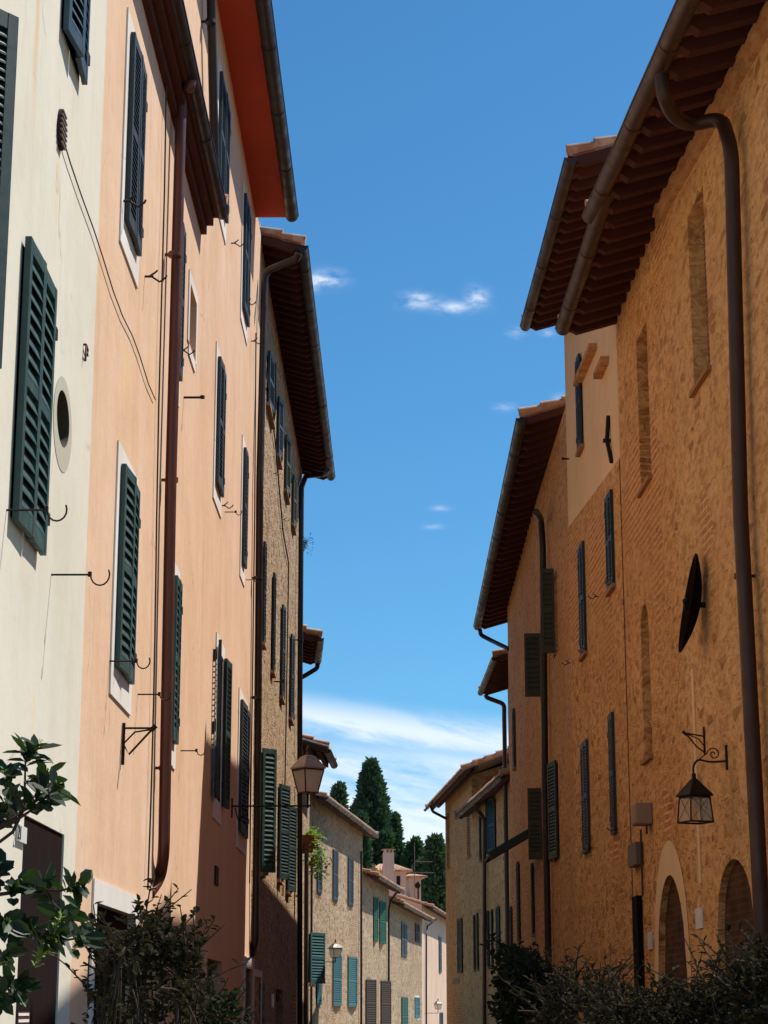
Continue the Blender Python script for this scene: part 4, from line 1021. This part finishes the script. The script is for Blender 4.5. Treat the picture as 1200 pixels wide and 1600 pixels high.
r7 = House('corner_stone_house', 1, P.x, P.y, 375, 'far ochre corner house with broad overhanging roof and blind windows')
r7.niche((697.5, 1271), (703, 1354), .1, 'sill', sill='sill'); r7.niche((729, 1272), (736, 1336), .1, 'sill', sill='sill')
r7.win((715, 1437), (723, 1520), 'green2', .07, near=6, far=8, stays=False)
e7, _ = r7.L(697, 1450)
z7r = r7.L(669, 1258, .8)[1]
r7.wall('-0.0', str(e7), z7r+.32, 'stoneF2', depth=9)
r7.roof((-3.2, z7r), (e7+.3, z7r), .62, gut=None, style='beams', slope=.40, depth=9, soff='lightwood', glen=None)
r7.gutter(e7-2.5, e7+.3, z7r, z7r, .70, .05, 'gutd', r7.roofo)
r7.pipe([(673, 1259, .7), (676, 1268, .62), (697, 1279, .05)], .05, 'gutd')
r7.panel((708, 1529), (718, 1536), .002, .02, 'boxg', 'street_plate')

# ================================================================== THINGS ON THE WALLS
def lantern4(name, wt, wb, h, label, group=None, mats=('gut', 'lampg')):
    """four-sided lantern: glass tapering down, mansard cap and finial; origin at bottom centre"""
    e = empty(name, (0, 0, 0), 0, label, 'street lamp', group)
    g = MB(); A = [(-wb/2, -wb/2, 0), (wb/2, -wb/2, 0), (wb/2, wb/2, 0), (-wb/2, wb/2, 0)]; B = [(-wt/2, -wt/2, h), (wt/2, -wt/2, h), (wt/2, wt/2, h), (-wt/2, wt/2, h)]
    sc = .97
    g.add([(x*sc, y*sc, z) for x, y, z in A+B], [(0, 1, 5, 4), (1, 2, 6, 5), (2, 3, 7, 6), (3, 0, 4, 7), (3, 2, 1, 0)]); g.build('glass', M[mats[1]], e)
    f = MB()
    for i in range(4): f.tube([A[i], B[i]], .009, 6)
    for R_, z in ((A, 0), (B, h)):
        for i in range(4): f.tube([R_[i], R_[(i+1) % 4]], .010, 6)
    f.build('frame', M[mats[0]], e)
    c = MB(); w1 = wt*.56; w2 = wt*.28; hc = h*.42
    def ringq(w, z): return [(-w, -w, z), (w, -w, z), (w, w, z), (-w, w, z)]
    R_ = [ringq(w1, h+.012), ringq(w1*1.0, h+.03), ringq(w2, h+.03+hc), ringq(w2*.96, h+.045+hc), ringq(w2*.3, h+.07+hc)]
    vs = [p for r in R_ for p in r]; fs = [(r*4+i, r*4+(i+1) % 4, r*4+4+(i+1) % 4, r*4+4+i) for r in range(len(R_)-1) for i in range(4)]+[(3, 2, 1, 0), (16, 17, 18, 19)]
    c.add(vs, fs); c.build('cap', M['capm'], e)
    k = MB(); z = h+.07+hc; k.tube([(0, 0, z-.01), (0, 0, z+.03), (0, 0, z+.045), (0, 0, z+.06), (0, 0, z+.10), (0, 0, z+.13)], [w2*.45, w2*.35, .018, .035, .022, .004], 10); k.build('finial', M[mats[0]], e)
    return e
M['capm'] = painted('weathered_lamp_metal', (.30, .26, .23), .5, .5, (.40, .35, .31), .25)
# lamp one, on the peach house
Zl = h2.L(362, 1258); lp = h2.W(Zl[0], 0, Zl[1])
lc = at(481, 1239, lp.y-.1)
l1 = lantern4('street_lamp', .29, .18, .29, 'nearest street lamp with frosted glass on a long arm from the peach house', 'wall lamps on the left side')
l1.location = lc; l1.rotation_euler = (0, 0, .62)
def world_part(e, mb, name, mat):
    """mesh given in world coordinates, stored relative to e"""
    Mi = (Matrix.Translation(e.location) @ Matrix.Rotation(e.rotation_euler.z, 4, 'Z')).inverted()
    mb.v = [tuple(Mi @ Vector(p)) for p in mb.v]; return mb.build(name, M[mat], e)
m = MB(); za = at(480, 1259, lc.y).z
m.tube([(lp.x-.02, lc.y+.05, za), (lc.x+.04, lc.y, za)], .011, 8); m.tube([(lc.x, lc.y, za-.03), (lc.x, lc.y, lc.z+.01)], .014, 8)
# scroll under the arm by the wall
sc_ = [(lp.x+.05+.12*t, lc.y+.04, za-.02-.17*math.sin(PI*t)*(1 if t < 1 else 0)) for t in [i/10 for i in range(11)]]
m.tube(sc_, .009, 6); m.tube([(lp.x+.16+.05*math.cos(a), lc.y+.04, za-.09+.05*math.sin(a)) for a in [i*.5 for i in range(12)]], .008, 6)
m.tube([(lp.x+.01, lc.y+.04, za+.10), (lp.x+.01, lc.y+.04, za-.15)], .011, 6)
world_part(l1, m, 'arm', 'iron')
def far_lamp(px, pyb, Y, wpx, apx, arm_py, label):
    s_ = wpx/F*Y/.44/1.35
    e = lantern4('street_lamp', .44*s_, .28*s_, .37*s_*1.05, label, 'wall lamps on the left side')
    c = at(px, pyb, Y); e.location = c; e.rotation_euler = (0, 0, .5)
    m = MB(); z = at(px, arm_py, Y).z; xw = at(apx, arm_py, Y).x
    m.tube([(xw, Y+.1, z), (c.x, Y, z)], .016, 6); m.tube([(c.x, Y, z), (c.x, Y, c.z+.01)], .02, 6); m.tube([(xw, Y+.1, z-.15), (xw, Y+.1, z+.1)], .02, 6); world_part(e, m, 'arm', 'iron'); return e
far_lamp(524, 1496, 69.5, 20, 500, 1503, 'middle street lamp between the two pairs of teal shutters')
far_lamp(684.5, 1577, 112, 11.5, 662, 1583, 'small farthest street lamp before the pale pink house')

# hanging lantern on the right
xw, zw = r1.L(1137, 1186); wp = r1.W(xw, 0, zw); dn = r1.n
ap = Vector(at(1084, 1212, wp.y-.15))
lr = empty('hanging_lantern', ap, math.atan2(r1.x.y, r1.x.x)+.35, 'dark iron lantern hanging from a scrolled bracket on the right wall', 'lantern')
ppm = F/ap.y
wt = 34/ppm; wb = 40/ppm; hg = 42/ppm; hr = 30/ppm
f = MB(); w1 = wt*.62
f.add([(0, 0, 0)]+[(-w1, -w1, -hr), (w1, -w1, -hr), (w1, w1, -hr), (-w1, w1, -hr)]+[(-w1, -w1, -hr-.012), (w1, -w1, -hr-.012), (w1, w1, -hr-.012), (-w1, w1, -hr-.012)],
      [(0, 1, 2), (0, 2, 3), (0, 3, 4), (0, 4, 1)]+[(1+i, 5+i, 5+(i+1) % 4, 1+(i+1) % 4) for i in range(4)]+[(8, 7, 6, 5)])
f.tube([(0, 0, -.02), (0, 0, .02)], .02, 8)
f.build('cap', M['iron'], lr)
f = MB(); A = [(-wt/2, -wt/2), (wt/2, -wt/2), (wt/2, wt/2), (-wt/2, wt/2)]; B = [(-wb/2, -wb/2), (wb/2, -wb/2), (wb/2, wb/2), (-wb/2, wb/2)]
zt_, zb_ = -hr-.012, -hr-hg
for i in range(4):
    f.tube([A[i]+(zt_,), B[i]+(zb_,)], .008, 6); f.tube([B[i]+(zb_,), B[(i+1) % 4]+(zb_,)], .009, 6); f.tube([A[i]+(zt_-.008,), A[(i+1) % 4]+(zt_-.008,)], .009, 6)
    j = (i+1) % 4; f.tube([A[i]+(zt_,), B[j]+(zb_,)], .0022, 4); f.tube([A[j]+(zt_,), B[i]+(zb_,)], .0022, 4)
f.build('frame', M['iron'], lr)
gl = MB(); q = .97
for i in range(4):
    j = (i+1) % 4; gl.quad(tuple(v*q for v in B[i])+(zb_,), tuple(v*q for v in B[j])+(zb_,), tuple(v*q for v in A[j])+(zt_,), tuple(v*q for v in A[i])+(zt_,))
gl.build('glass', M['lampc2'] if 'lampc2' in M else M['lampc'], lr)
bl = MB(); bl.tube([(0, 0, -hr-.01), (0, 0, -hr-.05), (0, 0, -hr-.09), (0, 0, -hr-.14)], [.02, .022, .035, .012], 10); bl.build('bulb', M['lampg'], lr)
br = MB()
def nrm(x, n, z): return tuple(r1.W(x, n, z))
nL = (wp-ap).dot(-dn)*-1; nL = abs((ap-wp).dot(dn))
z0 = zw+.0
br.tube([nrm(xw, .01, z0+.13), nrm(xw, .01, z0-.10)], .013, 8)
arc = [nrm(xw, .01, z0-.02), nrm(xw, nL*.5, z0-.03), nrm(xw, nL*.80, z0+.0), nrm(xw, nL*.95, z0-.04), tuple(ap+Vector((0, 0, .0)))]
arc[3] = tuple(Vector(arc[3])*.5+(ap+Vector((0, 0, .06)))*.5)
br.tube(bend(arc, .08, 5), .010, 8)
sp_ = [nrm(xw, .13+.065*(1-i/22)*math.cos(i*.5), z0+.045+.065*(1-i/22)*math.sin(i*.5)) for i in range(20)]
br.tube(sp_, .006, 6); br.tube([nrm(xw, .20, z0+.05), nrm(xw, .26, z0+.0), nrm(xw, .30, z0-.02)], .006, 6)
world_part(lr, br, 'bracket', 'iron')
# disused triangular bracket above it
xb2, zb2 = r1.L(1102, 1160)
bk = empty('iron_bracket', r1.W(xb2, 0, zb2), math.atan2(r1.x.y, r1.x.x), 'bare rusty iron bracket fixed above the hanging lantern', 'bracket')
m = MB(); m.tube([(0, .01, .15), (0, .01, -.12)], .010, 6); m.tube([(0, .01, .06), (0, .19, .09)], .008, 6); m.tube([(0, .19, .09), (0, .09, -.04), (0, .01, -.10)], .008, 6); m.tube([(0, .17, .08), (0, .06, .03), (0, .01, -.04)], .006, 6); m.tube([(0, .18, .07), (0, .22, .11)], .016, 6)
m.build('bar', M['iron'], bk)
# satellite dish
xd, zd = r1.L(1083, 945, .12)
ds = empty('satellite_dish', r1.W(xd, .0, zd), math.atan2(r1.x.y, r1.x.x), 'dark brown satellite dish with stub arm on the right stone wall', 'satellite dish')
Kd = 28; d_ = MB(); rings = []
for j in range(6):
    rr = .50*j/5; rings.append([(rr*.38*math.cos(2*PI*k/Kd), .0+.10*(rr/.46)**2, rr*math.sin(2*PI*k/Kd)) for k in range(Kd)])
vs = [p for r in rings for p in r]; fs = [(j*Kd+k, j*Kd+(k+1) % Kd, (j+1)*Kd+(k+1) % Kd, (j+1)*Kd+k) for j in range(5) for k in range(Kd)]
d_.add(vs, fs, 0, True); d_.add([(x, y-.012, z) for x, y, z in vs], [f_[::-1] for f_ in fs], 0, True)
o = d_.build('dish', M['woodd'], ds); o.location = (0, .06, 0); o.rotation_euler = (math.radians(9), math.radians(-14), 0)
d_ = MB(); d_.tube([(0, 0, 0), (0, .09, 0)], .03, 8); d_.tube([(0, .07, -.10), (0, .20, -.06), (0, .21, .05)], .016, 8); d_.tube([(0, .21, .03), (0, .17, .05)], .028, 8); d_.build('arm', M['iron'], ds)
# beige junction box
xa, zt_ = r2.L(1016, 1256); _, zb_ = r2.L(1016, 1290)
jb = empty('junction_box', r2.W(xa, 0, zb_), math.atan2(r2.x.y, r2.x.x), 'beige square box projecting from the right wall beside the lantern', 'junction box')
m = MB(); hh = zt_-zb_; m.box(-.16, .16, .0, .20, 0, hh); o = m.build('box', M['boxm'], jb); bv = o.modifiers.new('bevel', 'BEVEL'); bv.width = .02; bv.segments = 2
m = MB(); m.tube([(0, .05, 0), (0, .05, -.10)], .012, 6); m.build('conduit', M['cable'], jb)

# cables
def cable(pts, r, label, name='cable'):
    m = MB(); m.tube(pts, r, 5); o = m.build(name, M['cable']); tag(o, label, 'cable', None); return o
pts = []
for (x, y) in [(98, 215), (110, 255), (127, 305), (147, 360), (160, 400), (177, 455), (192, 495), (207, 525), (218, 555), (232, 600), (243, 625)]:
    s_, z_ = h0.L(x, y, .02); pts.append(h0.W(s_, .02, z_))
cable(pts, .005, 'thin slack cable drooping from the oval vent across to the peach wall')
pts = [h0.W(*(lambda q: (q[0], .02, q[1]))(h0.L(x+5, y-4, .02))) for (x, y) in [(98, 222), (112, 270), (132, 330), (143, 358)]]
pts = []
for (x, y) in [(260, 130), (257, 300), (253, 450), (248, 640), (245, 800), (242, 1000), (240, 1100), (236, 1250), (231, 1390)]:
    s_, z_ = h0.L(x, y, .03); pts.append(h0.W(s_, .03, z_))
cable(pts, .008, 'straight black cable clipped to the peach wall beside the red pipe')
pts = []
for (x, y) in [(413, 560), (430, 690), (442, 830), (451, 880), (449, 1000), (446, 1180), (442, 1400)]:
    s_, z_ = h3.L(x, y, .03); pts.append(h3.W(s_, .03, z_))
cable(pts, .014, 'cable slanting across the tan rubble wall between its windows')
pts = []
for (x, y) in [(400, 520), (398, 800), (394, 1100), (390, 1380)]:
    s_, z_ = h2.L(x, y, .03); pts.append(h2.W(s_, .03, z_))
cable(pts, .010, 'thin cable running down the far corner of the tall peach house')

# hanging flower pot with trailing plant by the second pipe
def leafquad(mb, p, d, up, L_, w_, mi=0, fold=.25):
    d = d.normalized(); s_ = d.cross(up)
    if s_.length < 1e-4: s_ = d.orthogonal()
    s_.normalize(); n_ = s_.cross(d)
    pts = [p, p+d*L_*.35+s_*w_*.5+n_*w_*fold, p+d*L_*.72+s_*w_*.42+n_*w_*fold*.8, p+d*L_, p+d*L_*.72-s_*w_*.42+n_*w_*fold*.8, p+d*L_*.35-s_*w_*.5+n_*w_*fold]
    mb.add(pts, [(0, 1, 2, 3), (0, 3, 4, 5)], mi)
fp = at(482, 1318, 41.5)
fpe = empty('hanging_flower_pot', fp, 0, 'terracotta pot of yellow green trailing plant hung below the near lamp', 'flower pot')
m = MB(); m.tube([(-.05, 0, -.20), (-.05, 0, .12), (-.05, 0, .16)], [.13, .19, .20], 12); m.tube([(-.35, 0, -.12), (-.05, 0, -.12)], .015, 6); m.build('pot', M['terra'], fpe)
m = MB(); rnd = random.Random(5)
for i in range(420):
    t = rnd.random(); p = Vector((rnd.gauss(.06+.18*t, .10), rnd.gauss(0, .12), .28-t*.95+rnd.gauss(0, .06)))
    leafquad(m, p, Vector((rnd.gauss(0, 1), rnd.gauss(0, 1), rnd.gauss(-.3, .6))), Vector((0, 0, 1)), .08, .06)
m.build('foliage', M['pot'], fpe)
ivy = at(479, 850, 41.8); ive = empty('wall_tuft', ivy, 0, 'wispy tuft of weeds growing out beside the stone house pipe', 'weed')
m = MB()
for i in range(26):
    d_ = Vector((rnd.uniform(.1, 1), rnd.gauss(0, .4), rnd.gauss(.0, .8))); m.tube([(-.12, 0, rnd.uniform(-.3, .3)), tuple(d_*rnd.uniform(.04, .12)+Vector((-.05, 0, 0)))], .004, 4)
    leafquad(m, d_*.12, d_, Vector((0, 0, 1)), .06, .02)
m.build('stems', M['hedged'], ive)

# ================================================================== PLANTS
def whorl(mb, c, ax, R, L_, w_, n, rnd, spread=1.0, mi=0):
    ax = ax.normalized(); u = ax.orthogonal().normalized(); v_ = ax.cross(u)
    for i in range(n):
        a = i*2.4+rnd.uniform(-.4, .4); t = rnd.uniform(.15, 1.0)*spread; a += rnd.gauss(0, .5)
        d = (u*math.cos(a)+v_*math.sin(a))*t+ax*rnd.uniform(.05, .7)+Vector((0, 0, -.10))
        leafquad(mb, c+ax*rnd.uniform(-.05, .02), d, ax, L_*rnd.uniform(.7, 1.15), w_*rnd.uniform(.8, 1.15), mi, rnd.uniform(.08, .3))
# broad leaved shrub at the left edge, reaching in over the street
YS = 6.6; rnd = random.Random(11)
sh = empty('broadleaf_shrub', (-1.75, YS, 0), 0, 'glossy broad leaved shrub with upright twigs in the bottom left corner', 'shrub')
off = sh.location
def S3(px, py, dy=0): return at(px, py, YS+dy)-off
br = MB(); lf = MB(); yl = MB()
trunk = S3(-130, 1750)
tips = [((38, 1262), (40, 1180), 10), ((38, 1262), (72, 1215), 9), ((38, 1262), (10, 1215), 9), ((30, 1270), (62, 1245), 12), ((30, 1275), (20, 1250), 10), ((28, 1280), (85, 1232), 7),
        ((-20, 1400), (30, 1385), 10), ((-20, 1400), (10, 1440), 10), ((30, 1388), (68, 1384), 9), ((68, 1390), (118, 1385), 9), ((68, 1392), (100, 1425), 8), ((-20, 1420), (45, 1450), 9), ((45, 1450), (85, 1462), 9), ((85, 1462), (128, 1465), 9),
        ((-30, 1500), (10, 1490), 9), ((-30, 1500), (25, 1540), 9), ((-30, 1290), (5, 1262), 8), ((-30, 1500), (-5, 1555), 9), ((-30, 1400), (-5, 1360), 9), ((60, 1250), (95, 1245), 6), ((40, 1190), (56, 1172), 6)]
br.tube(bend([S3(-130, 1750), S3(-90, 1500), S3(-40, 1310), S3(28, 1278)], .1, 4), [.022]*14 if False else .012, 8)
br.tube([S3(-120, 1650), S3(-60, 1480), S3(-20, 1400), S3(68, 1388)], [.016, .012, .008, .005], 8); br.tube([S3(-120, 1700), S3(-60, 1560), S3(-30, 1500)], .010, 8)
br.tube([S3(-90, 1500), S3(-20, 1330), S3(20, 1300), S3(38, 1262)], .006, 6)
for (b0, b1, n_) in tips:
    dy = rnd.uniform(-.18, .18); p0 = S3(*b0); p1 = S3(b1[0], b1[1], dy); br.tube([p0, (p0+p1)/2+Vector((0, 0, -.01)), p1], [.005, .004, .003], 6)
    ax = (p1-p0).normalized()+Vector((0, 0, .5)); whorl(lf, p1, ax, 0, .082, .040, n_+1, rnd, 1.2)
    whorl(lf, p1-ax*.03, ax+Vector((rnd.gauss(0, .5), rnd.gauss(0, .5), 0)), 0, .066, .034, 4, rnd, 1.4)
    whorl(yl, p1+ax*.012, ax, 0, .016, .006, 12, rnd, 1)
for (x, y) in [(92, 1440), (84, 1470), (70, 1480), (125, 1462), (60, 1495), (80, 1455)]:
    p = S3(x, y); whorl(yl, p, Vector((.3, 0, 1)), 0, .028, .010, 26, rnd, 1)
br.build('branch', M['bark'], sh); lf.build('foliage', M['leaf'], sh); yl.build('young_foliage', M['leafy'], sh)

def bush(name, label, outline, Y, depth, mat, n, leaf, wleaf, seed, twigs=14, base_px=None, cat='shrub', twmat='bark', dens=1.0):
    """shrub filling the area under an outline of (px, py) tops; foliage clumped on twigs from the ground up"""
    rnd = random.Random(seed); x0 = outline[0][0]; x1 = outline[-1][0]
    cx = at((x0+x1)/2, 1576, Y).x; e = empty(name, (cx, Y, 0), 0, label, cat)
    off = Vector(e.location)
    def top(px):
        for (a, ya), (b, yb) in zip(outline, outline[1:]):
            if a <= px <= b: return ya+(yb-ya)*(px-a)/(b-a)
        return 1600
    lf = MB(); tw = MB(); cl = []
    for i in range(n):
        px = rnd.uniform(x0, x1); ty = top(px); zt_ = at(px, ty, Y).z
        dy = rnd.uniform(-depth/2, depth/2)
        z = zt_-abs(rnd.gauss(0, .16))-.12*(dy/depth*2)**2 if rnd.random() < .55 else rnd.uniform(max(.5, zt_-1.2), zt_)
        c = Vector((at(px, 1500, Y).x, Y+dy, z))-off
        cl.append(c)
        k = int(rnd.randint(9, 16)*dens); ax = Vector((rnd.gauss(0, .5), rnd.gauss(-.2, .5), 1))
        for j in range(k):
            p = c+Vector((rnd.gauss(0, .035), rnd.gauss(0, .035), rnd.gauss(0, .03)))
            leafquad(lf, p, Vector((rnd.gauss(0, 1), rnd.gauss(0, 1), rnd.gauss(.25, .7))), Vector((rnd.gauss(0, .5), rnd.gauss(0, .5), 1)), leaf*rnd.uniform(.6, 1.2), wleaf*rnd.uniform(.7, 1.2))
    for i in range(int(twigs*.7)):
        px = rnd.uniform(x0+4, x1-4); zt_ = at(px, top(px), Y).z; c0 = Vector((at(px, 1500, Y).x, Y+rnd.uniform(-depth*.3, depth*.3), zt_-.12))-off
        d_ = Vector((rnd.gauss(0, .5), rnd.gauss(0, .4), 1)).normalized(); L2 = rnd.uniform(.12, .30); bow = Vector((rnd.gauss(0, .06), rnd.gauss(0, .04), 0))
        pts = [c0+d_*L2*t+bow*t*t for t in (0, .35, .7, 1)]; tw.tube(pts, [.004, .0035, .003, .002], 5)
        for q_ in range(int(9*L2/.2)):
            t = rnd.random(); p = c0+d_*L2*t+bow*t*t
            leafquad(lf, p, Vector((rnd.gauss(0, 1), rnd.gauss(0, 1), rnd.gauss(.5, .4))), Vector((0, 0, 1)), leaf*rnd.uniform(.8, 1.3), wleaf*rnd.uniform(.8, 1.2))
    for i in range(twigs):
        c = cl[rnd.randrange(len(cl))]; b0 = Vector((c.x*.7+rnd.gauss(0, .06), rnd.gauss(0, .1), 0)); mid_ = b0.lerp(c, .6)+Vector((rnd.gauss(0, .08), rnd.gauss(0, .08), .1))
        tw.tube(bend([b0, mid_, c, c+Vector((rnd.gauss(0, .06), rnd.gauss(0, .05), rnd.uniform(.0, .06)))], .2, 4), [.012]*3+[.009]*3+[.005]*6 if False else .005, 5)
    tw.build('stem', M[twmat], e); lf.build('foliage', M[mat], e); return e
M['twig'] = painted('grey_twig', (.05, .036, .026), .9, .4, (.09, .065, .045), 0, .1, 8)
bush('dry_climbing_shrub', 'tangled dry leaved shrub in shade before the red drainpipe foot', [(200, 1590), (210, 1500), (218, 1440), (238, 1425), (258, 1442), (280, 1475), (300, 1470), (312, 1515), (318, 1590)], 8.6, .9, 'leafdry', 150, .038, .026, 3, 60, twmat='twig')
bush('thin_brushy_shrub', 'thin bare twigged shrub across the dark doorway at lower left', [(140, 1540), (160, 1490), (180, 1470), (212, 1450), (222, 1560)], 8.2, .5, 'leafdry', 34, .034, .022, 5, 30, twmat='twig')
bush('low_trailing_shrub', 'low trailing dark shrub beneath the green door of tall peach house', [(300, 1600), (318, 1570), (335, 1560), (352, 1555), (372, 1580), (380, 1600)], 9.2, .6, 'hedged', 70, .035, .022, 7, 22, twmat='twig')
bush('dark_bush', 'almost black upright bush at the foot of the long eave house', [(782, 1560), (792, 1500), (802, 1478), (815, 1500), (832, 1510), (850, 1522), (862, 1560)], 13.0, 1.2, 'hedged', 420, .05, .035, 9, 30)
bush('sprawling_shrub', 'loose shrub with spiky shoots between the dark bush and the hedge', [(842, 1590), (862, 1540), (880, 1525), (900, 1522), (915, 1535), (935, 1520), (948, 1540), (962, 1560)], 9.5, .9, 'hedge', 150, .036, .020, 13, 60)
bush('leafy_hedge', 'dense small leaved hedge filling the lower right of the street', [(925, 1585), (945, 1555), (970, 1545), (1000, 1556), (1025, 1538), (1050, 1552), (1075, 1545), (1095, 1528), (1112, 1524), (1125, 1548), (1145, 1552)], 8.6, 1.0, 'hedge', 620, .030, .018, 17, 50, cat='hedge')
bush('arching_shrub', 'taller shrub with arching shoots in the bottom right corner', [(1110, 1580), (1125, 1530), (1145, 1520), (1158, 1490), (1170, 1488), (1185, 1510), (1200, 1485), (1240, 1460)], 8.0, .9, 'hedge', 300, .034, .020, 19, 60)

# ---- trees beyond the roofs
def conifer(name, label, px, pytop, pybase, wpx, Y, mat, seed, n=9000, sharp=1.25, group='trees beyond the far roofs', lump=.35, fs=1.0):
    rnd = random.Random(seed); b = at(px, 1576, Y); e = empty(name, (b.x, Y, 0), 0, label, 'tree', group)
    zt_ = at(px, pytop, Y).z; zb_ = 2.0; R = wpx/2/F*Y; H = zt_-zb_
    lf = MB(); so_ = seed*3.7
    for i in range(n):
        t = rnd.random()**.85; a = rnd.uniform(0, 2*PI)
        env = R*(1-t**2.2)**.75*(.55+.45*min(1, t*5)) if sharp > 1.2 else R*math.sqrt(max(0, 1-(2*t-1)**2))**.8
        nz = mnoise.noise(Vector((math.cos(a)*1.6+so_, math.sin(a)*1.6, t*H*.55)))+.6*mnoise.noise(Vector((math.cos(a)*4+so_, math.sin(a)*4, t*H*1.4)))
        nz2 = mnoise.noise(Vector((math.cos(a)*7+so_, math.sin(a)*7, t*H*2.6))); rr = env*(1+lump*nz+.28*nz2)*(1-abs(rnd.gauss(0, .12))+(.14 if rnd.random() < .06 else 0))
        if nz2 < -.38 and rnd.random() < .8: continue
        p = Vector((rr*math.cos(a), rr*math.sin(a), zb_+t*H+nz*.5))
        d = Vector((math.cos(a)*.7+rnd.gauss(0, .45), math.sin(a)*.7+rnd.gauss(0, .45), rnd.uniform(.1, 1.3)))
        leafquad(lf, p, d, Vector((rnd.gauss(0, 1), rnd.gauss(0, 1), .4)), rnd.uniform(.30, .62)*fs, rnd.uniform(.12, .26)*fs)
    lf.build('crown', M[mat], e)
    m = MB(); m.tube([(0, 0, 0), (0, 0, H*.5), (0, 0, H*.9)], [R*.16+.1, R*.09, .03], 8)
    for i in range(10):
        a = rnd.uniform(0, 6.3); z = zb_+H*rnd.uniform(.1, .8); m.tube([(0, 0, z), (math.cos(a)*R*.6, math.sin(a)*R*.6, z+R*.5)], [.06, .02], 5)
    m.build('trunk', M['bark'], e); return e
conifer('cypress_tree', 'tallest dark cypress rising over the chimney at centre', 579, 1196, 0, 78, 165, 'cyp', 1, 17000, fs=1.25, lump=.42)
conifer('cypress_tree', 'second cypress, close against the right flank of the tallest', 613, 1282, 0, 58, 173, 'cyp', 2, 12000, fs=1.3, lump=.42)
conifer('cypress_tree', 'low cypress filling in left of the tallest', 562, 1282, 0, 40, 158, 'cyp', 21, 7000, fs=1.3, lump=.45)
conifer('evergreen_tree', 'pointed evergreen behind the television aerial', 648, 1322, 0, 46, 163, 'cyp2', 4, 10000, fs=1.4, lump=.55)
conifer('evergreen_tree', 'tapering loose evergreen right beside the corner stone house', 682, 1318, 0, 46, 153, 'cyp2', 5, 11000, fs=1.4, lump=.6)
conifer('evergreen_tree', 'broad low evergreen between the aerial and the corner house', 665, 1355, 0, 70, 158, 'cyp2', 6, 11000, fs=1.4, lump=.5)
conifer('evergreen_tree', 'broad low evergreen behind the rooftop house', 630, 1335, 0, 64, 180, 'cyp2', 8, 9000, fs=1.4, lump=.5)
conifer('cypress_tree', 'small cypress left, seen just above the teal shuttered roof', 527, 1232, 0, 30, 155, 'cyp', 7, 6000, fs=1.3, lump=.45)
